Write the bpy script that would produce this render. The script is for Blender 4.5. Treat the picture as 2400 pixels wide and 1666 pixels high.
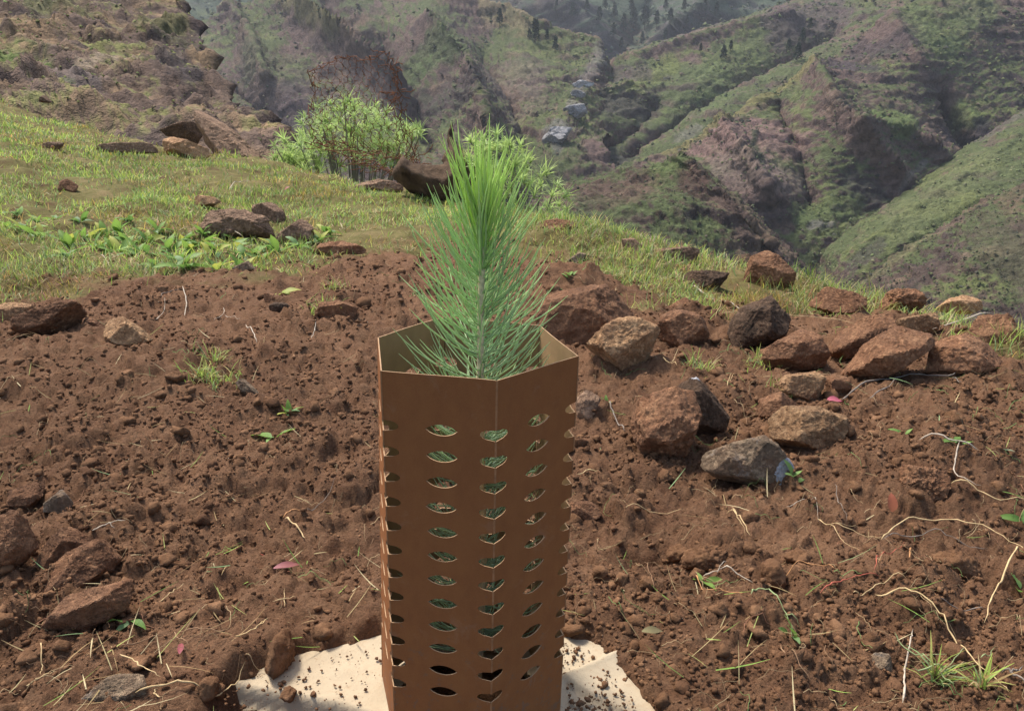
import bpy, bmesh, math, random
import numpy as np
from mathutils import Matrix, Vector
from mathutils.geometry import delaunay_2d_cdt

for o in list(bpy.data.objects):
    bpy.data.objects.remove(o)
SC = bpy.context.scene
COL = SC.collection
rng = np.random.default_rng(7)
random.seed(7)

# ------------------------------------------------------------------ camera
PW, PH, FPX = 2400.0, 1666.0, 1842.0
PITCH, ROLL, CAM_H = 0.316, 0.023, 0.744
_c, _s = math.cos(PITCH), math.sin(PITCH)
_r0 = np.array([1.0, 0, 0]); FWD = np.array([0, _c, -_s]); _u0 = np.array([0, _s, _c])
RIGHT = math.cos(ROLL) * _r0 + math.sin(ROLL) * _u0
UP = -math.sin(ROLL) * _r0 + math.cos(ROLL) * _u0
CAM = np.array([0, 0, CAM_H])
cd = bpy.data.cameras.new('camera'); cam = bpy.data.objects.new('camera', cd); COL.objects.link(cam)
cd.sensor_width = 36.0; cd.sensor_fit = 'HORIZONTAL'; cd.lens = 36.0 * FPX / PW
cd.clip_start = 0.02; cd.clip_end = 12000
cam.matrix_world = Matrix(((RIGHT[0], UP[0], -FWD[0], 0), (RIGHT[1], UP[1], -FWD[1], 0), (RIGHT[2], UP[2], -FWD[2], CAM_H), (0, 0, 0, 1)))
SC.camera = cam

# ------------------------------------------------------------------ light
SUN_AZ, SUN_EL = math.radians(-46), math.radians(58)      # azimuth from +Y, negative to the left
w = bpy.data.worlds.new('World'); SC.world = w; w.use_nodes = True
_n = w.node_tree.nodes
sky = _n.new('ShaderNodeTexSky'); sky.sky_type = 'NISHITA'; sky.sun_disc = False
sky.sun_elevation = SUN_EL; sky.sun_rotation = SUN_AZ % (2 * math.pi)
sky.air_density = 1.0; sky.dust_density = 2.5; sky.ozone_density = 0.8
w.node_tree.links.new(sky.outputs[0], _n['Background'].inputs[0]); _n['Background'].inputs[1].default_value = 0.15
sl = bpy.data.lights.new('sun', 'SUN'); sl.energy = 3.7; sl.angle = math.radians(12); sl.color = (1.0, 0.96, 0.90)
so = bpy.data.objects.new('sun', sl); COL.objects.link(so)
_sd = Vector((math.sin(SUN_AZ) * math.cos(SUN_EL), math.cos(SUN_AZ) * math.cos(SUN_EL), math.sin(SUN_EL)))
so.rotation_euler = _sd.to_track_quat('Z', 'Y').to_euler(); so.location = (-5, 6, 9)
SC.view_settings.view_transform = 'Standard'; SC.view_settings.look = 'None'
SC.view_settings.exposure = 0.92; SC.view_settings.gamma = 1.0
SC.render.engine = 'CYCLES'; SC.cycles.use_denoising = True
SC.cycles.max_bounces = 6; SC.cycles.transparent_max_bounces = 6; SC.cycles.volume_bounces = 0

# ------------------------------------------------------------------ helpers
def ray(px, py):
    px = np.asarray(px, float); py = np.asarray(py, float)
    d = FWD + ((px - PW / 2) / FPX)[..., None] * RIGHT - ((py - PH / 2) / FPX)[..., None] * UP
    return d
def at(px, py, dist):                       # the point on a pixel's ray at a horizontal distance
    d = ray(px, py); d = d / d[..., 1:2]
    return CAM + d * np.asarray(dist, float)[..., None]
def project(P):
    q = np.asarray(P, float) - CAM
    z = q @ FWD
    return PW / 2 + FPX * (q @ RIGHT) / z, PH / 2 - FPX * (q @ UP) / z
def sstep(a, b, x):
    t = np.clip((x - a) / (b - a), 0, 1); return t * t * (3 - 2 * t)

def _hash(ix, iy, iz, seed):
    h = (ix.astype(np.int64) * 374761393 + iy.astype(np.int64) * 668265263 + iz.astype(np.int64) * 2147483647 + seed * 144665) & 0xffffffff
    h = ((h ^ (h >> 13)) * 1274126177) & 0xffffffff
    h = (h ^ (h >> 16)) & 0xffffffff
    h = (h * 2246822519) & 0xffffffff
    return (h ^ (h >> 15)) & 0xffffffff
def noise3(P, seed=0):                      # smooth value noise, -1..1
    P = np.asarray(P, float)
    i = np.floor(P).astype(np.int64); f = P - i; f = f * f * f * (f * (f * 6 - 15) + 10)
    r = 0.0
    for dx in (0, 1):
        wx = f[:, 0] if dx else 1 - f[:, 0]
        for dy in (0, 1):
            wy = f[:, 1] if dy else 1 - f[:, 1]
            for dz in (0, 1):
                wz = f[:, 2] if dz else 1 - f[:, 2]
                r = r + wx * wy * wz * (_hash(i[:, 0] + dx, i[:, 1] + dy, i[:, 2] + dz, seed) / 4294967295.0)
    return r * 2 - 1
def fbm(P, octv=4, seed=0, gain=0.5, lac=2.03, ridged=False):
    a, s, t = 1.0, 0.0, 0.0
    P = np.array(P, float)
    for k in range(octv):
        n = noise3(P, seed + k * 17)
        if ridged: n = 1 - 2 * np.abs(n)
        s = s + a * n; t += a; a *= gain; P = P * lac + 13.7
    return s / t
def xy(x, y, s, z=0.0):
    return np.stack([x * s, y * s, np.full_like(x, z)], 1)
def worley(x, y, s, seed):                  # distance to nearest scattered point, in cells, and that point's hash
    X, Y = x * s, y * s; ix, iy = np.floor(X).astype(np.int64), np.floor(Y).astype(np.int64)
    best = np.full(X.shape, 9.0); hb = np.zeros(X.shape)
    z = np.zeros_like(ix)
    for dx in (-1, 0, 1):
        for dy in (-1, 0, 1):
            cx, cy = ix + dx, iy + dy
            h1 = _hash(cx, cy, z, seed) / 4294967295.0; h2 = _hash(cx, cy, z, seed + 5) / 4294967295.0
            d = np.hypot(cx + h1 - X, cy + h2 - Y)
            m = d < best
            best = np.where(m, d, best); hb = np.where(m, _hash(cx, cy, z, seed + 9) / 4294967295.0, hb)
    return best, hb

def mesh_np(name, V, F, mats=None, smooth=True, colors=None, matidx=None):
    me = bpy.data.meshes.new(name)
    V = np.ascontiguousarray(V, np.float32); F = np.ascontiguousarray(F, np.int32)
    k = F.shape[1]
    me.vertices.add(len(V)); me.vertices.foreach_set('co', V.ravel())
    me.loops.add(F.size); me.loops.foreach_set('vertex_index', F.ravel())
    me.polygons.add(len(F)); me.polygons.foreach_set('loop_start', np.arange(0, F.size, k, dtype=np.int32))
    me.polygons.foreach_set('loop_total', np.full(len(F), k, np.int32))
    if matidx is not None: me.polygons.foreach_set('material_index', np.ascontiguousarray(matidx, np.int32))
    me.polygons.foreach_set('use_smooth', np.full(len(F), bool(smooth)))
    me.update(calc_edges=True)
    for nm, c in (colors or {}).items():
        a = me.color_attributes.new(nm, 'FLOAT_COLOR', 'POINT')
        c = np.asarray(c, np.float32)
        if c.ndim == 1: c = np.stack([c, c, c], 1)
        a.data.foreach_set('color', np.concatenate([c, np.ones((len(c), 1), np.float32)], 1).ravel())
    for m in (mats or []): me.materials.append(m)
    return me
def link(name, data, parent=None, **props):
    o = bpy.data.objects.new(name, data); COL.objects.link(o)
    if parent is not None: o.parent = parent
    for k, v in props.items():
        if v: o[k] = v
    return o
def grid_faces(n, m):                       # n rows of m
    i = np.arange(n - 1)[:, None] * m + np.arange(m - 1)[None]
    return np.stack([i, i + 1, i + m + 1, i + m], -1).reshape(-1, 4)

# ------------------------------------------------------------------ materials
class NB:
    def __init__(s, name, rough=0.9, spec=0.2):
        s.m = bpy.data.materials.new(name); s.m.use_nodes = True
        s.t = s.m.node_tree; s.b = s.t.nodes['Principled BSDF']
        s.b.inputs['Roughness'].default_value = rough
        s.b.inputs['Specular IOR Level'].default_value = spec
        s.co = None
    def n(s, typ, **kw):
        nd = s.t.nodes.new(typ)
        for k, v in kw.items(): setattr(nd, k, v)
        return nd
    def l(s, a, b): s.t.links.new(a, b)
    def coord(s, kind='Object'):
        if s.co is None: s.co = s.n('ShaderNodeTexCoord')
        return s.co.outputs[kind]
    def noise(s, scale, detail=4, rough=0.55, dist=0.0, vec=None, out='Fac'):
        nd = s.n('ShaderNodeTexNoise'); nd.inputs['Scale'].default_value = scale; nd.inputs['Detail'].default_value = detail
        nd.inputs['Roughness'].default_value = rough; nd.inputs['Distortion'].default_value = dist
        s.l(vec or s.coord(), nd.inputs['Vector']); return nd.outputs[out]
    def ramp(s, fac, stops):
        nd = s.n('ShaderNodeValToRGB'); e = nd.color_ramp.elements
        while len(e) < len(stops): e.new(0.5)
        for q, (p, c) in zip(e, stops):
            q.position = p; q.color = (c[0], c[1], c[2], 1) if not isinstance(c, (int, float)) else (c, c, c, 1)
        s.l(fac, nd.inputs[0]); return nd.outputs[0]
    def mix(s, fac, a, b, mode='MIX'):
        nd = s.n('ShaderNodeMix', data_type='RGBA', blend_type=mode)
        for v, i in ((fac, 0), (a, 6), (b, 7)):
            if isinstance(v, (int, float)): nd.inputs[i].default_value = v
            elif isinstance(v, tuple): nd.inputs[i].default_value = (*v, 1)
            else: s.l(v, nd.inputs[i])
        return nd.outputs[2]
    def attr(s, name):
        return s.n('ShaderNodeAttribute', attribute_name=name).outputs['Color']
    def bump(s, h, strength=0.5, dist=0.01, chain=None):
        nd = s.n('ShaderNodeBump'); nd.inputs['Strength'].default_value = strength; nd.inputs['Distance'].default_value = dist
        s.l(h, nd.inputs['Height'])
        if chain is not None: s.l(chain, nd.inputs['Normal'])
        s.l(nd.outputs[0], s.b.inputs['Normal']); return nd.outputs[0]
    def color(s, c):
        if isinstance(c, tuple): s.b.inputs['Base Color'].default_value = (*c, 1)
        else: s.l(c, s.b.inputs['Base Color'])
        return s
M = {}
def simple(name, c, var=0.25, scale=40, rough=0.85, bump=0.0, bs=200):
    b = NB(name, rough)
    f = b.noise(scale, 4)
    b.color(b.ramp(f, [(0.3, tuple(v * (1 - var) for v in c)), (0.7, tuple(min(1, v * (1 + var)) for v in c))]))
    if bump: b.bump(b.noise(bs, 3), bump, 0.003)
    M[name] = b.m; return b.m
# soil and turf ground
b = NB('soil', 0.95, 0.1)
ob = b.coord('Object')
f1 = b.noise(2.6, 6, 0.68); f2 = b.noise(28, 5, 0.65); f3 = b.noise(220, 3, 0.6)
c1 = b.ramp(f1, [(0.36, (0.108, 0.052, 0.028)), (0.52, (0.160, 0.079, 0.041)), (0.66, (0.227, 0.118, 0.063))])
c2 = b.mix(b.ramp(f2, [(0.35, 0.0), (0.7, 0.62)]), c1, (0.251, 0.143, 0.078))
c3 = b.mix(b.ramp(f3, [(0.42, 0.0), (0.66, 0.55)]), c2, (0.068, 0.035, 0.019))
turf = b.ramp(b.noise(5, 6, 0.75), [(0.32, (0.098, 0.052, 0.028)), (0.5, (0.132, 0.115, 0.038)), (0.68, (0.230, 0.165, 0.075))])
b.color(b.mix(b.attr('turf'), c3, turf))
n1 = b.bump(b.noise(90, 6, 0.75), 0.9, 0.014)
b.bump(b.noise(420, 3, 0.6), 0.5, 0.003, n1)
M['soil'] = b.m
# loose crumbs of the same soil
b = NB('soil_crumb', 0.95, 0.1)
c = b.ramp(b.noise(14, 4, 0.6), [(0.3, (0.102, 0.050, 0.026)), (0.5, (0.162, 0.083, 0.041)), (0.72, (0.255, 0.136, 0.070))])
b.color(b.mix(b.ramp(b.noise(160, 3), [(0.4, 0.0), (0.7, 0.5)]), c, (0.071, 0.036, 0.020)))
b.bump(b.noise(260, 4, 0.7), 0.8, 0.004); M['soil_crumb'] = b.m
# stones: (name, dark, mid, light, dust amount)
def stone(name, dark, mid, light, dust, lichen=0.0, sc=14):
    b = NB(name, 0.9, 0.2)
    oi = b.n('ShaderNodeObjectInfo')
    va = b.n('ShaderNodeVectorMath', operation='ADD'); b.l(b.coord('Object'), va.inputs[0]); b.l(oi.outputs['Random'], va.inputs[1])
    v = va.outputs[0]
    c = b.ramp(b.noise(sc, 6, 0.68, 0.4, v), [(0.28, dark), (0.5, mid), (0.74, light)])
    c = b.mix(b.ramp(b.noise(sc * 9, 5, 0.75, 0, v), [(0.44, 0.0), (0.68, 0.65)]), c, tuple(q * 0.45 for q in dark))
    c = b.mix(b.ramp(b.noise(sc * 5, 3, 0.6, 0, v), [(0.52, 0.0), (0.68, 0.45)]), c, tuple(min(1, q * 1.5) for q in light))
    if lichen:
        c = b.mix(b.ramp(b.noise(sc * 1.6, 5, 0.7, 0.8, v), [(0.56, 0.0), (0.66, lichen)]), c, (0.36, 0.35, 0.32))
    geo = b.n('ShaderNodeNewGeometry'); sp = b.n('ShaderNodeSeparateXYZ'); b.l(geo.outputs['Normal'], sp.inputs[0])
    dn = b.n('ShaderNodeMath', operation='MULTIPLY_ADD'); b.l(b.noise(sc * 0.8, 5, 0.7, 0.3, v), dn.inputs[0]); dn.inputs[1].default_value = 1.1; dn.inputs[2].default_value = -0.62 + dust
    c = b.mix(b.ramp(dn.outputs[0], [(0.0, 0.0), (0.45, 0.85)]), c, (0.225, 0.122, 0.070))
    hv = b.n('ShaderNodeHueSaturation'); b.l(c, hv.inputs['Color'])
    mr = b.n('ShaderNodeMapRange'); b.l(oi.outputs['Random'], mr.inputs[0]); mr.inputs[3].default_value = 0.8; mr.inputs[4].default_value = 1.2
    b.l(mr.outputs[0], hv.inputs['Value'])
    b.color(hv.outputs[0])
    n1 = b.bump(b.noise(sc * 3, 6, 0.72, 0.2, v), 1.0, 0.03)
    b.bump(b.noise(sc * 18, 4, 0.7, 0, v), 0.9, 0.006, n1)
    M[name] = b.m
stone('stone_red', (0.139, 0.063, 0.031), (0.298, 0.140, 0.068), (0.466, 0.245, 0.123), 0.14)
stone('stone_tan', (0.222, 0.116, 0.055), (0.446, 0.249, 0.121), (0.649, 0.398, 0.205), 0.10)
stone('stone_grey', (0.097, 0.068, 0.043), (0.247, 0.168, 0.103), (0.478, 0.339, 0.206), 0.12, 0.35)
stone('stone_dark', (0.052, 0.033, 0.020), (0.132, 0.078, 0.046), (0.247, 0.151, 0.089), 0.10)
stone('stone_dusty', (0.132, 0.075, 0.046), (0.301, 0.181, 0.109), (0.478, 0.302, 0.183), 0.02)
stone('stone_pale', (0.17, 0.16, 0.15), (0.27, 0.255, 0.24), (0.36, 0.345, 0.33), -0.4, sc=0.35)
# vertex-coloured things
def vcol(name, rough=0.85, spec=0.2, trans=0.0, nscale=0.0, nb=0.0, bd=0.01, bsc=100):
    b = NB(name, rough, spec)
    c = b.attr('col')
    if nscale:
        c = b.mix(1.0, c, b.ramp(b.noise(nscale, 5, 0.65), [(0.28, 0.5), (0.5, 1.0), (0.74, 1.5)]), 'MULTIPLY')
    b.color(c)
    if nb: b.bump(b.noise(bsc, 5, 0.7), nb, bd)
    if trans:
        t = b.n('ShaderNodeBsdfTranslucent'); b.l(c, t.inputs[0])
        mx = b.n('ShaderNodeMixShader'); mx.inputs[0].default_value = trans
        b.l(b.b.outputs[0], mx.inputs[1]); b.l(t.outputs[0], mx.inputs[2])
        b.l(mx.outputs[0], b.t.nodes['Material Output'].inputs[0])
    M[name] = b.m
vcol('leafy', 0.55, 0.3, 0.45)
vcol('needle', 0.45, 0.3, 0.5)
vcol('straw', 0.8, 0.2, 0.15)
vcol('hill', 0.95, 0.1, 0.0, 0.55, 0.9, 1.2, 0.7)
vcol('hill_near', 0.95, 0.1, 0.0, 2.2, 0.9, 0.35, 2.5)
vcol('far_bush', 0.9, 0.1)
# paper board
b = NB('cardboard', 0.9, 0.1)
mp = b.n('ShaderNodeMapping'); b.l(b.coord('Object'), mp.inputs[0]); mp.inputs['Scale'].default_value = (1, 1, 0.7)
f = b.noise(60, 5, 0.6, 0, mp.outputs[0]); g = b.noise(900, 3, 0.6); k = b.noise(7, 4, 0.6)
c = b.ramp(f, [(0.3, (0.226, 0.080, 0.027)), (0.7, (0.267, 0.101, 0.033))])
c = b.mix(b.ramp(g, [(0.35, 0.0), (0.75, 0.35)]), c, (0.333, 0.150, 0.064))
c = b.mix(b.ramp(k, [(0.55, 0.0), (0.8, 0.22)]), c, (0.167, 0.073, 0.033))
c = b.mix(b.ramp(b.noise(23, 6, 0.75, 0.6), [(0.58, 0.0), (0.66, 0.22)]), c, (0.322, 0.183, 0.111))
sp = b.n('ShaderNodeSeparateXYZ'); b.l(b.coord('Object'), sp.inputs[0])
lo = b.n('ShaderNodeMapRange'); b.l(sp.outputs['Z'], lo.inputs[0]); lo.inputs[1].default_value = 0.0; lo.inputs[2].default_value = 0.24; lo.inputs[3].default_value = 0.16; lo.inputs[4].default_value = 0.0
ad = b.n('ShaderNodeMath', operation='ADD'); b.l(b.noise(95, 5, 0.75), ad.inputs[0]); b.l(lo.outputs[0], ad.inputs[1])
c = b.mix(b.ramp(ad.outputs[0], [(0.66, 0.0), (0.74, 0.6)]), c, (0.162, 0.108, 0.077))       # soil splashes
b.color(c); b.bump(b.noise(600, 4, 0.6), 0.15, 0.001); b.bump(b.noise(16, 4, 0.6), 0.12, 0.006); M['cardboard'] = b.m
simple('board_inside', (0.32, 0.20, 0.10), 0.10, 50, 0.85)
simple('board_edge', (0.36, 0.22, 0.12), 0.15, 200, 0.85)
simple('board_fold', (0.30, 0.14, 0.06), 0.25, 120, 0.85)
b = NB('pulp', 0.9, 0.15)
c = b.ramp(b.noise(6, 5, 0.6), [(0.3, (0.374, 0.289, 0.185)), (0.7, (0.433, 0.350, 0.235))])
c = b.mix(b.ramp(b.noise(38, 5, 0.7, 0.4), [(0.56, 0.0), (0.72, 0.5)]), c, (0.315, 0.205, 0.114))
c = b.mix(b.ramp(b.noise(260, 3, 0.6), [(0.62, 0.0), (0.72, 0.6)]), c, (0.187, 0.107, 0.057))
b.color(c); b.bump(b.noise(120, 5, 0.65), 0.3, 0.004); M['pulp'] = b.m
simple('bark_pale', (0.42, 0.34, 0.25), 0.35, 60, 0.85, 0.4, 300)
simple('straw_stem', (0.50, 0.35, 0.17), 0.3, 50, 0.75)
simple('root_brown', (0.24, 0.14, 0.075), 0.35, 60, 0.9)
simple('twig_grey', (0.20, 0.16, 0.125), 0.35, 60, 0.9)
simple('stem_red', (0.36, 0.095, 0.055), 0.3, 50, 0.7)
simple('stem_orange', (0.45, 0.22, 0.09), 0.3, 50, 0.7)
simple('stem_green', (0.24, 0.28, 0.12), 0.3, 50, 0.7)
simple('pine_stem', (0.62, 0.50, 0.30), 0.25, 160, 0.85, 0.4, 400)
simple('rust', (0.15, 0.060, 0.028), 0.45, 22, 0.9)
simple('shrub_stem', (0.19, 0.17, 0.12), 0.3, 12, 0.9)
simple('chalk', (0.30, 0.29, 0.29), 0.45, 60, 0.9, 0.6, 200)
simple('pine_trunk', (0.06, 0.045, 0.035), 0.3, 1, 0.95)
b = NB('shade_net', 0.95, 0.1)
b.color(b.ramp(b.noise(7, 6, 0.7, 0.5), [(0.3, (0.042, 0.027, 0.017)), (0.55, (0.114, 0.073, 0.045)), (0.75, (0.199, 0.136, 0.083))]))
b.bump(b.noise(40, 5, 0.7), 0.8, 0.03); M['shade_net'] = b.m
# ------------------------------------------------------------------ the ground sheet: tilled soil, turf, the ledge's rim
EDGE = [(-700, 190, 15), (-300, 205, 14), (0, 238, 12.5), (120, 285, 11.6), (250, 318, 11), (380, 342, 10.6), (500, 358, 10), (590, 372, 9.6), (700, 397, 9), (850, 428, 8),
        (1000, 458, 7), (1330, 518, 5.3), (1500, 568, 4.5), (1700, 625, 4.0), (1900, 664, 3.6), (2100, 705, 3.25), (2400, 795, 2.8), (2800, 900, 2.4), (3400, 1000, 2.2)]
_e = np.array(EDGE, float); _ep = at(_e[:, 0], _e[:, 1], _e[:, 2])
EU, ED, EZ = _ep[:, 0] / _ep[:, 1], _e[:, 2], _ep[:, 2]
TURF = [(-700, 800), (-300, 735), (0, 700), (150, 676), (300, 656), (500, 645), (620, 645), (780, 600), (950, 570), (1050, 560), (1250, 585), (1350, 640), (1480, 700), (1700, 715), (1900, 722), (2100, 720), (2300, 790), (2400, 830), (2800, 960), (3400, 1100)]
def flat_hit(px, py, z=0.0):
    d = ray(px, py); t = (z - CAM[2]) / d[..., 2]
    return CAM + d * t[..., None]
_t = np.array(TURF, float); _tp = flat_hit(_t[:, 0], _t[:, 1]); TU, TD = _tp[:, 0] / _tp[:, 1], _tp[:, 1]
MAT_PX = [(900, 1495), (760, 1530), (625, 1552), (580, 1585), (512, 1622), (480, 1700), (620, 1800), (1480, 1800), (1560, 1720), (1512, 1640), (1452, 1580), (1432, 1540), (1375, 1503), (1300, 1490)]
_m = np.array(MAT_PX, float); MATP = flat_hit(_m[:, 0], _m[:, 1])[:, :2]
def poly_sd(x, y, P):                       # signed distance to a polygon, negative inside
    d = np.full(x.shape, 1e9); ins = np.zeros(x.shape, bool)
    for i in range(len(P)):
        a, c = P[i], P[(i + 1) % len(P)]; e = c - a
        t = np.clip(((x - a[0]) * e[0] + (y - a[1]) * e[1]) / (e @ e), 0, 1)
        d = np.minimum(d, np.hypot(x - a[0] - t * e[0], y - a[1] - t * e[1]))
        cr = ((a[1] > y) != (c[1] > y)) & (x < (c[0] - a[0]) * (y - a[1]) / ((c[1] - a[1]) or 1e-12) + a[0]); ins ^= cr
    return np.where(ins, -d, d)
# mounds and hollows: pixel, radius m, height m
BUMPS = [(120, 850, .30, .06), (420, 905, .28, .05), (760, 770, .30, .04), (1000, 720, .4, .05), (560, 690, .35, .05), (1330, 690, .22, .10), (1300, 560, .35, .10), (1480, 600, .3, .03), (1480, 900, .30, .03), (2240, 960, .35, .05), (2200, 1090, .16, .05),
         (1560, 1295, .07, -.05), (1660, 1290, .06, .02), (2050, 1120, .20, .03), (200, 1290, .15, .03), (700, 1250, .3, -.02), (1250, 1250, .3, -.02), (2250, 1500, .2, .03), (300, 1560, .2, .03), (1960, 1420, .15, .02), (2330, 830, .3, .06), (250, 1100, .3, .02)]
_b = np.array(BUMPS); _bp = flat_hit(_b[:, 0], _b[:, 1])
def turf_mask(x, y):
    u = x / np.maximum(y, 0.05)
    lim = np.interp(u, TU, TD)
    n = fbm(xy(x, y, 2.2), 3, 51) * 0.55 + fbm(xy(x, y, 8.0), 3, 52) * 0.55
    return sstep(-0.25, 0.30, (y - lim) / (0.30 * lim) + n)
def gh_base(x, y):
    x = np.asarray(x, float); y = np.maximum(np.asarray(y, float), 0.05)
    u = x / y
    de = np.interp(u, EU, ED); ze = np.interp(u, EU, EZ)
    k = np.clip((y - 1.8) / (de - 1.8), 0, 1)
    z = ze * (k * k * (1.6 - 0.6 * k))
    over = np.maximum(y - de, 0)
    z = z - 0.9 * over * over / (over + 0.5) - 0.25 * over
    for (bx, by, _), (_, _, r, h) in zip(_bp, BUMPS):
        z = z + h * np.exp(-((x - bx) ** 2 + (y - by) ** 2) / (r * r))
    return z
def gh(x, y, turf=None):
    x = np.asarray(x, float); y = np.asarray(y, float)
    z = gh_base(x, y)
    m = turf_mask(x, y) if turf is None else turf
    s = 1 - m
    z = z + fbm(xy(x, y, 2.1), 3, 3) * (0.028 + 0.03 * m) + fbm(xy(x, y, 6.5, 4.2), 3, 4) * (0.020 + 0.012 * m)
    wx = x + 0.012 * noise3(xy(x, y, 34.0), 8); wy = y + 0.012 * noise3(xy(x, y, 34.0), 9)
    for sc, hh, seed, thr in ((10, .022, 21, .72), (23, .014, 22, .5), (50, .0085, 23, .4), (110, .0048, 24, .25)):
        d, h = worley(wx, wy, sc, seed)
        r = 0.28 + 0.42 * h
        z = z + s * hh * np.where(h > thr, np.maximum(0, 1 - (d / r) ** 2) ** .8, 0) * (0.5 + h * 0.5)
    z = z + s * (fbm(xy(x, y, 26.0), 4, 6, 0.65) * 0.010 + fbm(xy(x, y, 120.0), 2, 7, 0.6) * 0.0025)
    sd = poly_sd(x, y, MATP)
    n = noise3(xy(x, y, 22.0), 77) * 0.005 + noise3(xy(x, y, 70.0), 78) * 0.005
    near = sstep(0.30, 0.0, sd)
    z = z * (1 - near) + near * (z * 0.45 + 0.020)
    z = np.where(sd < 0.12, z - 0.055 * sstep(0.02, -0.03, sd + n), z)
    return z
def hit(px, py, fn=gh_base):
    d = ray(float(px), float(py)); d = d / d[1]
    t = np.concatenate([np.linspace(.35, 3, 500), np.linspace(3, 16, 700)])
    P = CAM + d * t[:, None]
    h = P[:, 2] - fn(P[:, 0], P[:, 1])
    i = np.argmax(h < 0) if (h < 0).any() else len(t) - 1
    return P[i]
NR, NC = 640, 620
yy = np.concatenate([0.30 * (16.0 / 0.30) ** (np.linspace(0, 1, NR - 14)), 16 + np.cumsum(np.linspace(1.2, 6, 14))])
uu = np.concatenate([np.linspace(-2.2, -.86, 40)[:-1], np.linspace(-.86, .86, NC - 78), np.linspace(.86, 2.2, 40)[1:]])
Y, U = np.meshgrid(yy, uu, indexing='ij'); X = U * (Y + 0.30)
x, y = X.ravel(), Y.ravel()
tm = turf_mask(x, y)
z = gh(x, y, tm)
me = mesh_np('ground', np.stack([x, y, z], 1), grid_faces(NR, NC), [M['soil']], True, {'turf': tm})
ground = link('ground', me, kind='structure')
ground['label'] = 'tilled red brown soil running into turf on a mountain ledge'

# ------------------------------------------------------------------ hills: each a surface lofted through rows of surveyed points, then eroded
def resample(rows, n):
    out = []
    for r in rows:
        r = np.array(r, float); P = at(r[:, 0], r[:, 1], r[:, 2])
        s = np.concatenate([[0], np.cumsum(np.hypot(np.diff(r[:, 0]), np.diff(r[:, 1])) + 1)])
        t = np.linspace(0, s[-1], n)
        out.append(np.stack([np.interp(t, s, P[:, k]) for k in range(3)], 1))
    return np.array(out)
def seg_dist(px, py, line):
    d = np.full(px.shape, 1e9)
    for (a0, a1), (c0, c1) in zip(line[:-1], line[1:]):
        e0, e1 = c0 - a0, c1 - a1
        t = np.clip(((px - a0) * e0 + (py - a1) * e1) / (e0 * e0 + e1 * e1), 0, 1)
        d = np.minimum(d, np.hypot(px - a0 - t * e0, py - a1 - t * e1))
    return d
ROCKC = np.array([.125, .084, .070]); DARKC = np.array([.036, .029, .030]); TANC = np.array([.20, .140, .090]); GREENC = np.array([.082, .100, .040]); LIMEC = np.array([.150, .165, .055]); PINKC = np.array([.185, .115, .098])
HILLS = {}
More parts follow.
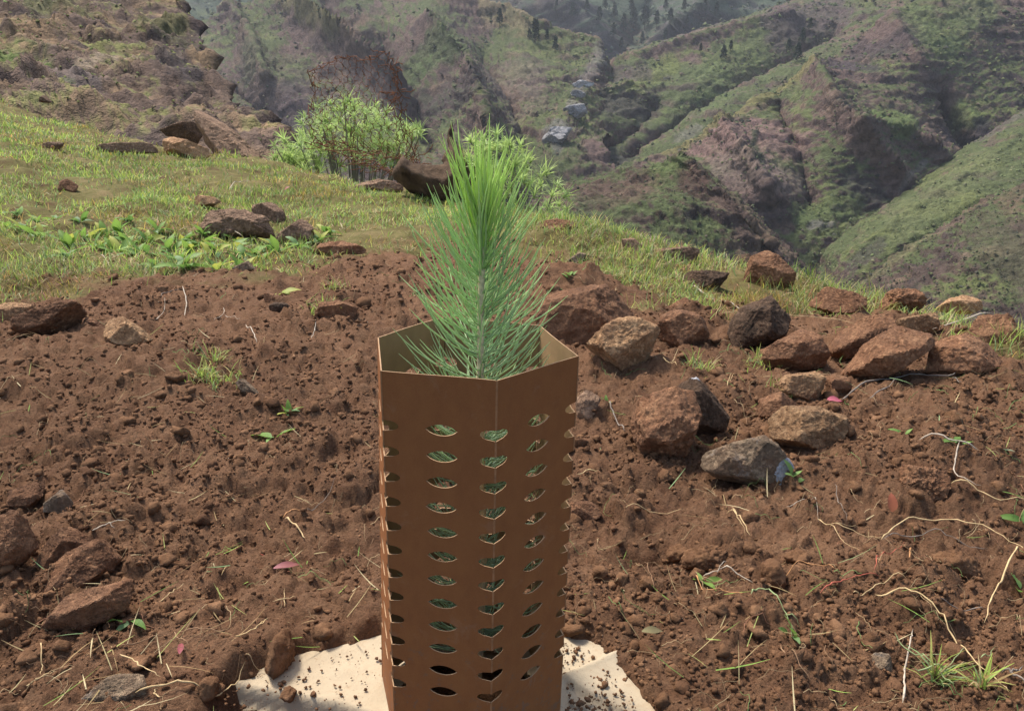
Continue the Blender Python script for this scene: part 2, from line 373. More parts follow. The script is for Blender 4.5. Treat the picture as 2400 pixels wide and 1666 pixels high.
def hill(name, rows, n, m, label, L, amp, spurs=(), veg=0.0, zones=(), seed=0, strata=6.0, samp=0.5, mat='hill', rock=ROCKC, green=GREENC, tan=TANC, sm=2, thr=0.0, dim=0.86, dip=0.0, relief=0.62):
    R = resample(rows, n)
    s = np.linspace(0, len(rows) - 1, m); i = np.minimum(s.astype(int), len(rows) - 2); f = (s - i)[:, None, None]
    V = R[i] * (1 - f) + R[i + 1] * f
    for _ in range(sm):                     # round the loft's creases a little
        V[1:-1] = (V[:-2] + 2 * V[1:-1] + V[2:]) / 4; V[:, 1:-1] = (V[:, :-2] + 2 * V[:, 1:-1] + V[:, 2:]) / 4
    P = V.reshape(-1, 3)
    px, py = project(P)
    dist = np.linalg.norm(P - CAM, axis=1)
    tocam = (CAM - P) / dist[:, None]
    for line, wpx, a in spurs:              # spurs and gullies: raised or sunk along a line
        d = seg_dist(px, py, line)
        k = np.exp(-d / wpx) * a * 1.45
        P = P + tocam * np.array([1, 1, .25]) * k[:, None] + np.array([0, 0, .45]) * k[:, None]
    def normals(P):
        G = P.reshape(m, n, 3); a = np.gradient(G, axis=1); c = np.gradient(G, axis=0)
        N = np.cross(a, c).reshape(-1, 3); N /= np.linalg.norm(N, axis=1)[:, None] + 1e-9
        return np.where((np.sum(N * tocam, 1) < 0)[:, None], -N, N)
    N = normals(P)
    Q = P / L + seed * 7.3
    wrp = np.stack([noise3(Q * 1.1 + 5, seed + 1), noise3(Q * 1.1 + 9, seed + 2), noise3(Q * 1.1 + 3, seed + 3)], 1) * 0.35
    D = amp * relief * (0.42 * fbm(Q + wrp, 3, seed + 10, 0.45, ridged=True) + 0.30 * fbm(Q * np.array([5, 5, 11.]), 5, seed + 30, 0.68))
    zz = (P[:, 2] + dip * P[:, 0]) / strata + 0.9 * fbm(Q * 1.3, 3, seed + 60) + 0.3 * fbm(Q * 6, 2, seed + 61)
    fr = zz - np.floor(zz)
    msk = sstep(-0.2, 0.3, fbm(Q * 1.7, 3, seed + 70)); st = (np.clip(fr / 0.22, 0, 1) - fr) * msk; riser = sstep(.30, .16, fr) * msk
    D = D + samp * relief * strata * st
    D = D + amp * 0.20 * fbm(Q * np.array([17, 17, 34.]), 3, seed + 80, 0.65)
    P = P + N * D[:, None]
    N = normals(P)
    steep = 1 - N[:, 2]
    v = veg + 1.3 * fbm(Q * 1.5, 4, seed + 90, 0.55) + 0.6 * fbm(Q * 9, 4, seed + 91, 0.7) - 1.5 * (steep - 0.5)
    v = 0.94 * sstep(-0.20, 0.25, v - 0.50)
    t = sstep(-0.1, 0.5, fbm(Q * 2.6, 4, seed + 95, 0.6)); l = sstep(0.0, 0.5, fbm(Q * 2.1, 4, seed + 96, 0.65) + thr)
    Qd = Q.copy(); Qd[:, 2] += dip * Q[:, 0]
    dk = sstep(0.08, 0.34, fbm(Qd * np.array([3, 3, 9.0]), 4, seed + 97, 0.65))
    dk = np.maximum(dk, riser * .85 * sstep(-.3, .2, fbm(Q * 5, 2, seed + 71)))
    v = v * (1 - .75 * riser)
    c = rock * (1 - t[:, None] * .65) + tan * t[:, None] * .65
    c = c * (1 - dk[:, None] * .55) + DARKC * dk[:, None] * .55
    g = green * (1 - l[:, None] * .55) + LIMEC * l[:, None] * .55
    c = c * (1 - v[:, None]) + g * v[:, None]
    c = c * dim  # lowers the far hills' colour, in place of cloud shade over the valley
    for line, wpx, colr, str_ in zones:     # patches of bare earth, pale stone, greener growth
        d = seg_dist(px, py, line) if len(line) > 1 else np.hypot(px - line[0][0], (py - line[0][1]))
        e = fbm(Q * 7, 4, seed + 99, 0.65) * wpx * 0.9
        k = (sstep(wpx * 1.25, wpx * 0.55, d + e) * str_)[:, None]
        c = c * (1 - k) + np.array(colr) * (0.9 + 0.35 * fbm(Q * 24, 2, seed + 98))[:, None] * k
    me = mesh_np(name, P, grid_faces(m, n), [M[mat]], True, {'col': np.maximum(c, 0.005)})
    o = link(name, me, kind='structure'); o['label'] = label
    HILLS[name] = (P, *project(P), N, np.linalg.norm(P - CAM, axis=1))
    return o
BLUEG = np.array([.058, .078, .048])
hill('mountain_back', [[(-1500, -500, 1350), (400, -520, 1350), (1300, -420, 1300), (2000, -450, 1280), (3900, -500, 1350)],
                       [(-1500, -150, 1080), (400, -160, 1050), (1300, -130, 1050), (2000, -150, 1050), (3900, -150, 1080)],
                       [(-1500, 60, 880), (400, 60, 760), (1000, 40, 880), (1350, 30, 930), (1080, 40, 880), (2000, 60, 760), (3900, 60, 880)],
                       [(-1500, 320, 720), (400, 320, 720), (1000, 320, 720), (1430, 230, 760), (1800, 330, 720), (3900, 320, 720)]], 440, 170,
     'distant forested mountainside closing the head of the ravine', 140, 26,
     spurs=[([(1150, -120), (1330, 60), (1440, 160)], 40, 26), ([(1560, -150), (1520, 20), (1450, 150)], 30, -18), ([(1800, -150), (1700, 10), (1560, 120)], 35, 22)],
     veg=0.95, seed=1, strata=22, samp=.25, green=BLUEG, rock=np.array([.085, .072, .07]), thr=-.25)
YEL = (.150, .135, .055)
PALE = (.20, .19, .175)
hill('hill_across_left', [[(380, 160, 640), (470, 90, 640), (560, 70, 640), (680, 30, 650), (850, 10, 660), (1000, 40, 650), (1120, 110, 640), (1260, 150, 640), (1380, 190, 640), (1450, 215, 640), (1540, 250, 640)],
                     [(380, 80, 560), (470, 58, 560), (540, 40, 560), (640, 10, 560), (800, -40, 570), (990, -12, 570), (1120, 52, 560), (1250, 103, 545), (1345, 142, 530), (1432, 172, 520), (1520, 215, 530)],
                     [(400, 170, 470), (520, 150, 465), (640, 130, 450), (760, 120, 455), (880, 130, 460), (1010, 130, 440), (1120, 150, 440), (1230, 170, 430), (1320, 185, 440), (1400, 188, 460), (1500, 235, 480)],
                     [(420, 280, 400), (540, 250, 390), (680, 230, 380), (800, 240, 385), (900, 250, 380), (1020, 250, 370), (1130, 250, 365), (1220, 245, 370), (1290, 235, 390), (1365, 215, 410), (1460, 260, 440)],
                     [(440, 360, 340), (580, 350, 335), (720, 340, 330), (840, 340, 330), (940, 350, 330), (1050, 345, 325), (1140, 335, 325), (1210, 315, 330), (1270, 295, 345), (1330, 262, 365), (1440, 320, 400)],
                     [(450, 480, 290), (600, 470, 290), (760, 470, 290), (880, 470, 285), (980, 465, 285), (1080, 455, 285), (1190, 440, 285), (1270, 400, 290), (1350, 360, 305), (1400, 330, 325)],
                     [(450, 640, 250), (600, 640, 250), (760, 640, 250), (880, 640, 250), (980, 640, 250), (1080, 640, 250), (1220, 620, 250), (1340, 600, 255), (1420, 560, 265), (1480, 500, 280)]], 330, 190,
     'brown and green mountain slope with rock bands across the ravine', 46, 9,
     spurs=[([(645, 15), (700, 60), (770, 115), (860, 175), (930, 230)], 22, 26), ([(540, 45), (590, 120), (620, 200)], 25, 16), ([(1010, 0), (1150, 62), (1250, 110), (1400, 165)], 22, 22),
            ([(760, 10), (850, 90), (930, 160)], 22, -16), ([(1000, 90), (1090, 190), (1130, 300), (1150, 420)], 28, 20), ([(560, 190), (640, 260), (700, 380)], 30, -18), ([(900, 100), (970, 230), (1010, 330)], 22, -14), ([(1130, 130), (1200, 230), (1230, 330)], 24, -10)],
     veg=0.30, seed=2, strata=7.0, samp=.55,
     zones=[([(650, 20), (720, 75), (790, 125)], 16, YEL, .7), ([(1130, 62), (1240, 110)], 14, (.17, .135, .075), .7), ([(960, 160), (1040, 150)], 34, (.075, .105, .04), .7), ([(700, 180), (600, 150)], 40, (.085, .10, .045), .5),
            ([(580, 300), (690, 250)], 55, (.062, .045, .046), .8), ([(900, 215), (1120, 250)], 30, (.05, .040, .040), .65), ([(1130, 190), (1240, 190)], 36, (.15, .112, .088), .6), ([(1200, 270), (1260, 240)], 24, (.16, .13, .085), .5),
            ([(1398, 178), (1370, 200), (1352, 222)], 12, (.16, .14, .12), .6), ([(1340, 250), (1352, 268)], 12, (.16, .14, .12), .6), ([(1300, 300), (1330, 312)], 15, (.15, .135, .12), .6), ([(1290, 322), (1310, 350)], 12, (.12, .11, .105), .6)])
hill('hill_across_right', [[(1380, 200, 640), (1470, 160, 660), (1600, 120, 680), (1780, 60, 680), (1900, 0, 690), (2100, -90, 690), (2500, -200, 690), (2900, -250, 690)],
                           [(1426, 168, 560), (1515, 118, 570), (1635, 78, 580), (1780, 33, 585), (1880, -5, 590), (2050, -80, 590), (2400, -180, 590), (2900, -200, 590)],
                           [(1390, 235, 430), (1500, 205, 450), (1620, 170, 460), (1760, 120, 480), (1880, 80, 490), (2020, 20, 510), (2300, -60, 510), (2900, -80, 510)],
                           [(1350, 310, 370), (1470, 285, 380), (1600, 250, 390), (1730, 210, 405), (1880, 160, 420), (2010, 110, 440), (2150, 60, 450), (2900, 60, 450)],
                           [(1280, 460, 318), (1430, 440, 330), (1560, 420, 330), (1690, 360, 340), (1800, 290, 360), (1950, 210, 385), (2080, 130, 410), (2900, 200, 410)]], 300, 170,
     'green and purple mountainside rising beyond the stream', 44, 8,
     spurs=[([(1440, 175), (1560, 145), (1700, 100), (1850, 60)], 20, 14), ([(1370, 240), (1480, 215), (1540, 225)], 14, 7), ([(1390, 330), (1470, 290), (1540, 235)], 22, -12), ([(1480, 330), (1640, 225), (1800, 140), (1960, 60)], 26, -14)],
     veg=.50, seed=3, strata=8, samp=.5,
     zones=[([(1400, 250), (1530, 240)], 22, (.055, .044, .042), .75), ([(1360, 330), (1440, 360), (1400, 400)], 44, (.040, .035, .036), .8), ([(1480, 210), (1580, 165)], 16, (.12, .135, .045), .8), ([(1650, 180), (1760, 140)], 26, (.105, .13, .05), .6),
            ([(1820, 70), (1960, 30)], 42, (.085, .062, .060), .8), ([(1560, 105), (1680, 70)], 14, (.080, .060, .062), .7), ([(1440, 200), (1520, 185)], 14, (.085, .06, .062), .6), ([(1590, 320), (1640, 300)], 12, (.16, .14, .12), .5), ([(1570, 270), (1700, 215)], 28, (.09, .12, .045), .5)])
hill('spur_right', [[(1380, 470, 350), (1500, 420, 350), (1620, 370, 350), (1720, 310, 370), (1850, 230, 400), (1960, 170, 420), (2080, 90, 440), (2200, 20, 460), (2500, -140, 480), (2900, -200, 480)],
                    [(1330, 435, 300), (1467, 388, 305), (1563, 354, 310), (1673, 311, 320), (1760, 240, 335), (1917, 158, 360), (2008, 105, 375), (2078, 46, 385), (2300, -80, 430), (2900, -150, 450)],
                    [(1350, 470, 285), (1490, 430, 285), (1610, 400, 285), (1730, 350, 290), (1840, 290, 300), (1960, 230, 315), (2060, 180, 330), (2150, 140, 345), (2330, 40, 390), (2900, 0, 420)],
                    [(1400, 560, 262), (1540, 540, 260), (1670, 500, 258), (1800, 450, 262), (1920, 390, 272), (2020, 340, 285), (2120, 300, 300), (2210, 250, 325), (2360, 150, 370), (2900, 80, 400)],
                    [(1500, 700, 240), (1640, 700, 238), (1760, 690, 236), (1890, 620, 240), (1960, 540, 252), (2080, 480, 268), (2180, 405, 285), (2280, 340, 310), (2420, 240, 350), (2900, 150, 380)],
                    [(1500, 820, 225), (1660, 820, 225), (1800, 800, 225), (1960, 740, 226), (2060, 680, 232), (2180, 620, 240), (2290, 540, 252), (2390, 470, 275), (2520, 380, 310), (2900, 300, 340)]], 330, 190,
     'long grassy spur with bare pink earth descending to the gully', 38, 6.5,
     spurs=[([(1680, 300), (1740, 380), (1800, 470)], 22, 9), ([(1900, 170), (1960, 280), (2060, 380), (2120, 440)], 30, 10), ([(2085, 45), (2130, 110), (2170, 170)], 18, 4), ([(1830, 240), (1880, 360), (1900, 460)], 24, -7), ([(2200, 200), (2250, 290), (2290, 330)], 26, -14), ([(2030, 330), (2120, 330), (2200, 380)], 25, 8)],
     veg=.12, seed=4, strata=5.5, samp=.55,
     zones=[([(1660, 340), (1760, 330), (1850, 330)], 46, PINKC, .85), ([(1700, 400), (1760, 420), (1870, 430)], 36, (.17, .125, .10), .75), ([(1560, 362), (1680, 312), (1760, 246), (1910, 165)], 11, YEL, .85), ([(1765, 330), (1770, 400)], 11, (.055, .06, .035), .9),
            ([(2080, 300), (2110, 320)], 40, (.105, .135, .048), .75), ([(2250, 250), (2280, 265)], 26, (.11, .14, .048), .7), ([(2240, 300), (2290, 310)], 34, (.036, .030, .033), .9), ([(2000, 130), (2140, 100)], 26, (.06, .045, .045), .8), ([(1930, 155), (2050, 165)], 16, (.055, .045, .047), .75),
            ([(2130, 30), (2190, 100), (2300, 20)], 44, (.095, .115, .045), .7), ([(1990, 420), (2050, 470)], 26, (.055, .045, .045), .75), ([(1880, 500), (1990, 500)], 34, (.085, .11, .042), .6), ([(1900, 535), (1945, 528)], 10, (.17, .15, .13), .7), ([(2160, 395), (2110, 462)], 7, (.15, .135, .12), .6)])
hill('slope_right', [[(1860, 760, 262), (1900, 640, 275), (1990, 560, 285), (2110, 500, 300), (2220, 420, 320), (2330, 350, 340), (2460, 260, 370), (2900, 100, 400)],
                     [(1880, 740, 235), (1935, 590, 240), (2010, 530, 250), (2112, 470, 262), (2195, 400, 280), (2300, 328, 305), (2440, 240, 340), (2900, 60, 370)],
                     [(1930, 780, 205), (2000, 660, 210), (2090, 590, 215), (2190, 530, 222), (2290, 470, 232), (2400, 400, 245), (2560, 300, 260), (2900, 200, 280)],
                     [(1960, 850, 190), (2060, 740, 195), (2160, 680, 200), (2260, 620, 203), (2380, 550, 206), (2500, 480, 212), (2650, 400, 220), (2900, 330, 230)]], 240, 150,
     'pale green grassy slope above the gully', 32, 4.0, veg=.85, seed=5, strata=5, samp=.3, thr=.10,
     spurs=[([(2400, 330), (2200, 470), (2000, 600)], 40, 5)],
     zones=[([(2300, 400), (2200, 470), (2100, 540)], 36, (.125, .135, .060), .6), ([(2290, 335), (2390, 270)], 16, (.11, .085, .08), .6), ([(2000, 640), (2060, 590)], 18, (.06, .05, .045), .6)])
hill('slope_right_near', [[(1990, 790, 190), (2090, 690, 195), (2200, 610, 200), (2320, 530, 205), (2420, 480, 210), (2600, 380, 220), (2900, 250, 230)],
                          [(1975, 720, 165), (2010, 672, 166), (2113, 595, 170), (2190, 548, 174), (2305, 470, 180), (2400, 430, 184), (2900, 200, 210)],
                          [(1960, 800, 140), (2060, 740, 140), (2180, 680, 140), (2290, 610, 142), (2400, 560, 145), (2560, 480, 150), (2900, 350, 160)],
                          [(1950, 920, 118), (2080, 900, 118), (2200, 880, 118), (2320, 850, 118), (2450, 800, 120), (2600, 740, 120), (2900, 640, 125)]], 240, 150,
     'rough brown slope with dark outcrops below the gully', 22, 3.6, veg=-.10, seed=6, strata=4, samp=.6, rock=np.array([.085, .060, .048]),
     zones=[([(2020, 670), (2113, 605), (2180, 562)], 10, (.14, .125, .065), .7), ([(2320, 560), (2390, 640)], 60, (.080, .088, .042), .5), ([(2360, 480), (2400, 460)], 26, (.12, .082, .055), .6)])
hill('knoll', [[(1240, 540, 200), (1330, 470, 200), (1450, 440, 200), (1560, 420, 200), (1650, 430, 200), (1760, 500, 205), (1840, 590, 205), (1960, 720, 205), (2040, 800, 205)],
               [(1230, 500, 178), (1329, 437, 178), (1440, 412, 178), (1545, 394, 178), (1600, 386, 178), (1650, 408, 176), (1733, 470, 172), (1804, 541, 168), (1852, 586, 165), (1900, 662, 160), (1940, 740, 156)],
               [(1230, 560, 155), (1330, 510, 155), (1430, 490, 154), (1530, 480, 152), (1610, 475, 152), (1690, 520, 150), (1760, 580, 150), (1820, 640, 148), (1880, 710, 146), (1920, 780, 144)],
               [(1230, 680, 128), (1340, 660, 128), (1450, 660, 128), (1550, 660, 128), (1650, 680, 128), (1740, 720, 128), (1800, 760, 128), (1870, 800, 128), (1930, 850, 128)]], 240, 150,
     'brown rocky knoll in front of the ravine', 20, 3.6, veg=-.12, seed=8, strata=4.2, samp=.6, rock=np.array([.092, .062, .048]),
     spurs=[([(1600, 390), (1690, 480), (1790, 580), (1880, 690)], 16, 4)],
     zones=[([(1540, 402), (1600, 405)], 18, (.09, .12, .042), .8), ([(1690, 445), (1780, 540), (1850, 610)], 10, (.14, .10, .065), .7), ([(1610, 430), (1640, 450)], 26, (.075, .045, .036), .8), ([(1400, 470), (1500, 450)], 34, (.11, .072, .052), .6), ([(1380, 520), (1330, 560)], 40, (.07, .075, .04), .5)])
SIL = [(421, -40), (428, 5), (456, 46), (481, 91), (500, 116), (519, 151), (547, 189), (575, 239), (596, 270), (632, 297), (663, 319), (690, 352), (704, 400)]
_d = [64, 58, 52, 46, 42, 38, 33, 28, 25, 21, 18, 15, 12.2]
_lx = [(-1300, -330, 60), (-1300, -250, 50), (-1300, -190, 44), (-1300, -130, 38), (-1300, -80, 34), (-1300, -40, 30), (-1300, 0, 27), (-1300, 40, 24), (-1300, 70, 22), (-1300, 100, 20), (-1300, 130, 18), (-1300, 160, 16.5), (-1300, 210, 15)]
_mid = [(150, -90, 61), (150, -40, 54), (150, 0, 48), (150, 40, 42), (150, 80, 38), (150, 115, 34), (150, 150, 30), (150, 185, 26), (150, 215, 23), (150, 245, 19), (150, 270, 17), (200, 300, 14.5), (250, 345, 12)]
SIL.append((712, 560)); _d.append(11.0); _lx.append((-1300, 420, 12)); _mid.append((260, 520, 11))
_lx = [(a_, b_ - 160 if k_ < 11 else b_ - 60, c_) for k_, (a_, b_, c_) in enumerate(_lx)]
SIL = [(q[0] - (34 if 4 < i_ < 13 else 12), q[1] + (10 if i_ > 6 else 0)) for i_, q in enumerate(SIL)]
rows = [[a, m_, (q[0], q[1], d), (q[0] - 8, q[1] + 4, d * 1.12), (q[0] - 60, q[1] + 30, d * 1.5)] for q, d, a, m_ in zip(SIL, _d, _lx, _mid)]
hill('hill_left', rows, 420, 230, 'steep brown hillside with rock ledges and a footpath', 4.5, 0.8, veg=-.36, seed=11, strata=1.5, samp=.6, mat='hill_near', dim=1.12, relief=1.0,
     rock=np.array([.115, .078, .058]), green=np.array([.150, .145, .052]), tan=np.array([.25, .165, .088]),
     dip=.5, zones=[([(180, 181), (215, 176), (245, 169), (290, 163), (330, 154), (370, 151), (410, 150), (445, 148)], 6, (.30, .225, .15), .9), ([(380, 100), (440, 120)], 30, (.065, .05, .045), .75), ([(440, 20), (480, 100), (520, 170)], 22, (.07, .052, .048), .7), ([(400, 180), (440, 210)], 34, (.06, .048, .045), .8), ([(0, 150), (90, 170)], 30, (.12, .165, .045), .8), ([(150, 235), (165, 245)], 14, (.12, .17, .05), .8), ([(330, 70), (420, 80)], 18, (.16, .15, .06), .6), ([(20, 60), (110, 110)], 24, (.24, .155, .085), .6),
            ([(120, 200), (220, 225)], 22, (.15, .12, .105), .6), ([(240, 0), (420, -10)], 18, (.065, .05, .045), .6), ([(190, 45), (70, 20)], 22, (.12, .125, .05), .6), ([(560, 240), (600, 290)], 20, (.15, .115, .075), .6)])
def on_hill(name, px, py):
    P, qx, qy, N, d = HILLS[name]
    k = np.hypot(qx - px, qy - py)
    c = np.argsort(k)[:6]; c = c[np.argmin(d[c])]
    return P[c], N[c]
# ------------------------------------------------------------------ rocks and clods
_ico = {}
def ico(level):
    if level not in _ico:
        bm = bmesh.new(); bmesh.ops.create_icosphere(bm, subdivisions=level, radius=1.0)
        V = np.array([v.co[:] for v in bm.verts]); F = np.array([[v.index for v in f.verts] for f in bm.faces]); bm.free()
        _ico[level] = (V / np.linalg.norm(V, axis=1)[:, None], F)
    return _ico[level]
CROPS = {'8': (1280, 550, .4872), 'R': (1300, 1040, .4785), '5': (0, 1030, .4132), '4': (0, 450, .3947), '1': (0, 0, .3509), '2': (600, 0, .3509), '0': (0, 0, 1.0)}
def pxs(crop, pts):
    ox, oy, k = CROPS[crop]; return np.array([(ox + a * k, oy + c * k) for a, c in pts], float)
ROCKS = []
def rock(crop, pts, mat, label, cat='rock', name='rock', depth=0.75, seed=0, dist=None, rough=0.042, k=70, sink=0.12, level=None, group=None, facets=4, patch=None):
    p = pxs(crop, pts)
    r = np.random.default_rng(seed + 1000 + len(ROCKS))
    cx, cy = p.mean(0)
    if dist is None:
        g = hit(np.median(p[:, 0]), p[:, 1].max() - 0.06 * np.ptp(p[:, 1])); dist = g[1]
    hw = 0.5 * max(np.ptp(p[:, 0]), np.ptp(p[:, 1]))
    C0 = at(np.array(cx), np.array(cy), np.array(dist))
    mpp = ((C0 - CAM) @ FWD) / FPX
    dh = depth * 0.5 * min(np.ptp(p[:, 0]), np.ptp(p[:, 1]) * 1.5) * mpp * 1.2
    dist += 0.55 * dh
    C0 = at(np.array(cx), np.array(cy), np.array(dist)); mpp = ((C0 - CAM) @ FWD) / FPX
    q = np.stack([(p[:, 0] - cx), -(p[:, 1] - cy)], 1) * mpp       # right, up
    q[:, 1] = np.where(q[:, 1] < 0, q[:, 1] * (1 + sink), q[:, 1])
    area = 0.5 * np.sum(q[:, 0] * np.roll(q[:, 1], -1) - np.roll(q[:, 0], -1) * q[:, 1])
    if area < 0: q = q[::-1]
    planes = []
    for i in range(len(q)):
        a, c_ = q[i], q[(i + 1) % len(q)]; e = c_ - a; ln = np.hypot(*e)
        if ln < 1e-9: continue
        n2 = np.array([e[1], -e[0]]) / ln; off = n2 @ a
        if off < 0.02 * hw * mpp: off = 0.02 * hw * mpp
        for sg in (-1, 1):
            al = math.radians(r.uniform(3, 22)) * sg
            planes.append((np.array([n2[0] * math.cos(al), n2[1] * math.cos(al), math.sin(al)]), off * math.cos(al)))
    for j in range(facets):
        for sg in (-1, 1):
            n = np.array([r.normal() * .8, r.normal() * .6 + 0.15, sg * 1.0]); n /= np.linalg.norm(n)
            planes.append((n, dh * r.uniform(.75, 1.15)))
    if cat != 'clod':                       # a broad upper face tilted towards the viewer, and a lower front face
        hh_ = np.ptp(q[:, 1]) * .5
        for (nu_, nw_, f_) in ((.80, -.60, r.uniform(.55, .85)), (r.uniform(-.2, .25), -1.0, r.uniform(.7, 1.0))):
            n = np.array([r.normal() * .28, nu_, nw_]); n /= np.linalg.norm(n)
            planes.append((n, f_ * (abs(n[1]) * hh_ + abs(n[2]) * dh) * .85))
    Np = np.array([a for a, _ in planes]); Of = np.array([max(c_, 1e-4) for _, c_ in planes])
    span = np.ptp(p[:, 0])
    lv = level or (5 if span > 75 else 4 if span > 26 else 3)
    D, F = ico(lv)
    w_ = np.clip(D @ Np.T, 0, None) / Of[None]
    rad = (w_ ** k).sum(1) ** (-1.0 / k)
    L = D * rad[:, None]
    L[:, :2] *= 1.05
    for j in range(0 if cat == 'clod' else 9):      # chips and broken faces
        n = r.normal(size=3); n /= np.linalg.norm(n); dd = L @ n; cut = dd.max() * r.uniform(.56, .93)
        L = L * np.where(dd > cut, cut / np.maximum(dd, 1e-9), 1)[:, None]
    sc = hw * mpp
    S = L / sc + r.uniform(-50, 50, 3)
    disp = sc * rough * (0.7 * fbm(S * 1.6, 3, 5) + 1.3 * fbm(S * 5.0, 4, 6, 0.68) + 0.8 * fbm(S * 15, 3, 7, .7))
    L = L + D * disp[:, None]
    for ax_ in (0, 1):                       # keep the surveyed width and height
        a_, c_ = L[:, ax_].min(), L[:, ax_].max(); L[:, ax_] = q[:, ax_].min() + (L[:, ax_] - a_) * np.ptp(q[:, ax_]) / (c_ - a_)
    W = L[:, :1] * RIGHT + L[:, 1:2] * UP + L[:, 2:] * FWD
    mi = None
    if patch:                               # a broken face of another colour
        f_ = (L - L.min(0)) / np.ptp(L, axis=0); fc = f_[F].mean(1) + .035 * noise3(S[F].mean(1) * 4, 2)[:, None]
        mi = ((((fc[:, 0] - patch[0]) / patch[2]) ** 2 + ((fc[:, 1] - patch[1]) / patch[3]) ** 2 < 1) & (fc[:, 2] < .55)).astype(np.int32)
    o = link(name, mesh_np(name, W, F, [M[mat]] + ([M['chalk']] if patch else []), cat == 'clod', None, mi), label=label, category=cat, group=group)
    o.location = C0
    ROCKS.append(o); return o
def clod(crop, pts, label, **kw):
    return rock(crop, pts, 'soil_crumb', label, 'clod', 'soil_clod', kw.pop('depth', .9), rough=.14, k=8, facets=2, **kw)
RED, TAN, GREY, DARK, DUSTY = 'stone_red', 'stone_tan', 'stone_grey', 'stone_dark', 'stone_dusty'
# the heap to the right of the tree guard
rock('8', [(-60, 400), (20, 290), (150, 235), (250, 232), (320, 290), (430, 390), (330, 560), (170, 600), (-20, 520)], RED, 'large reddish boulder close behind the right rim of the cardboard tube', seed=1, dist=2.35)
rock('8', [(188, 520), (235, 455), (330, 398), (440, 390), (552, 430), (520, 520), (470, 600), (392, 662), (340, 615), (200, 565)], TAN, 'pale tan rock with a pitted face leaning against the large boulder', seed=2, dist=2.1)
rock('8', [(530, 400), (630, 358), (700, 375), (742, 410), (788, 552), (640, 545), (540, 515)], RED, 'dark brown wedge shaped rock beside the pale tan leaning rock', seed=3)
rock('8', [(868, 500), (900, 420), (945, 365), (1080, 310), (1178, 290), (1130, 440), (1100, 510), (960, 548), (870, 530)], DARK, 'angular rock with a smooth slate grey face pointing up and right', seed=4)
rock('8', [(1035, 570), (1130, 450), (1260, 452), (1320, 500), (1358, 575), (1340, 620), (1180, 652), (1050, 612)], RED, 'rounded brown rock right below the slate faced rock', seed=5)
rock('8', [(1355, 570), (1400, 490), (1600, 380), (1680, 400), (1660, 460), (1500, 560), (1410, 605)], RED, 'earth covered rock tucked behind the large slanting rock', seed=6)
rock('8', [(1690, 440), (1760, 400), (1865, 373), (1892, 430), (1860, 490), (1780, 500)], TAN, 'tan block behind the upper end of the large slanting rock', seed=7)
rock('8', [(1428, 620), (1510, 530), (1690, 438), (1835, 480), (1842, 540), (1780, 610), (1640, 670), (1500, 714), (1430, 690)], RED, 'large slanting brown slab, biggest rock of the row by the ledge', seed=8)
rock('8', [(1798, 610), (1860, 530), (1990, 473), (2110, 498), (2190, 570), (2222, 630), (2120, 690), (1980, 702), (1820, 665)], RED, 'broad brown rock right of the large slanting slab', seed=9)
rock('8', [(2018, 460), (2090, 380), (2180, 378), (2240, 440), (2300, 545), (2250, 560), (2060, 505)], RED, 'brown rock with a root across it near the right edge of the picture', seed=10)
rock('8', [(1878, 355), (1930, 310), (2000, 288), (2050, 318), (2098, 374), (2000, 380)], TAN, 'low sunlit tan rock on the rim above the broad brown rock', seed=11)
rock('8', [(1618, 340), (1640, 295), (1695, 258), (1765, 254), (1800, 285), (1825, 325), (1770, 365), (1640, 370)], RED, 'dark crumbly round rock on the grassy rim', seed=12, rough=.09)
rock('8', [(1280, 375), (1282, 248), (1335, 255), (1440, 290), (1500, 340), (1540, 395), (1380, 395)], RED, 'wedge rock with a steep left face standing in grass on the rim', seed=13)
rock('8', [(965, 230), (1000, 112), (1060, 74), (1112, 110), (1160, 170), (1195, 250), (1060, 262)], RED, 'upright pointed boulder on the rim with a hollow at its foot', seed=14)
rock('8', [(865, 190), (930, 112), (1015, 88), (1010, 215), (920, 225)], DARK, 'dark boulder behind the upright pointed boulder', seed=15, dist=4.0)
rock('8', [(655, 215), (700, 175), (760, 168), (860, 182), (885, 225), (800, 268), (660, 276)], DARK, 'low dark slab lying in grass left of the pointed boulder', seed=16)
rock('8', [(465, 110), (520, 70), (640, 74), (720, 58), (738, 92), (690, 138), (480, 134)], DUSTY, 'long low grey slab along the rim behind the grass tufts', seed=17)
rock('8', [(360, 40), (410, 15), (455, 55), (465, 105), (390, 110)], DUSTY, 'small weathered stone on the rim left of the long low slab', seed=18)
rock('8', [(105, 110), (140, 85), (190, 90), (192, 135), (130, 152)], GREY, 'small grey block in the bank behind the large boulder', seed=19)
rock('8', [(582, 345), (640, 305), (682, 300), (702, 350), (620, 368)], RED, 'small flat stone above the wedge shaped dark rock', seed=20)
rock('8', [(598, 720), (640, 692), (740, 683), (840, 760), (875, 805), (830, 945), (760, 970), (690, 900)], DARK, 'pale capped rock behind the big standing clod rock', seed=21, patch=(.45, .99, .25, .05))
rock('8', [(408, 860), (450, 765), (620, 724), (700, 738), (735, 880), (755, 1030), (650, 1093), (540, 1075), (430, 960)], RED, 'big standing rock caked in soil just right of the tube', seed=22, rough=.06)
rock('8', [(1108, 720), (1150, 672), (1270, 655), (1342, 700), (1332, 760), (1220, 803), (1120, 755)], TAN, 'small pale block below the rounded brown rock', seed=23)
rock('8', [(1340, 705), (1380, 670), (1440, 680), (1472, 745), (1400, 775), (1350, 755)], RED, 'small round stone right of the small pale block', seed=24)
rock('8', [(1022, 870), (1035, 780), (1120, 753), (1218, 812), (1190, 870), (1100, 900)], RED, 'tan brown stone partly under the flat pale rock', seed=25)
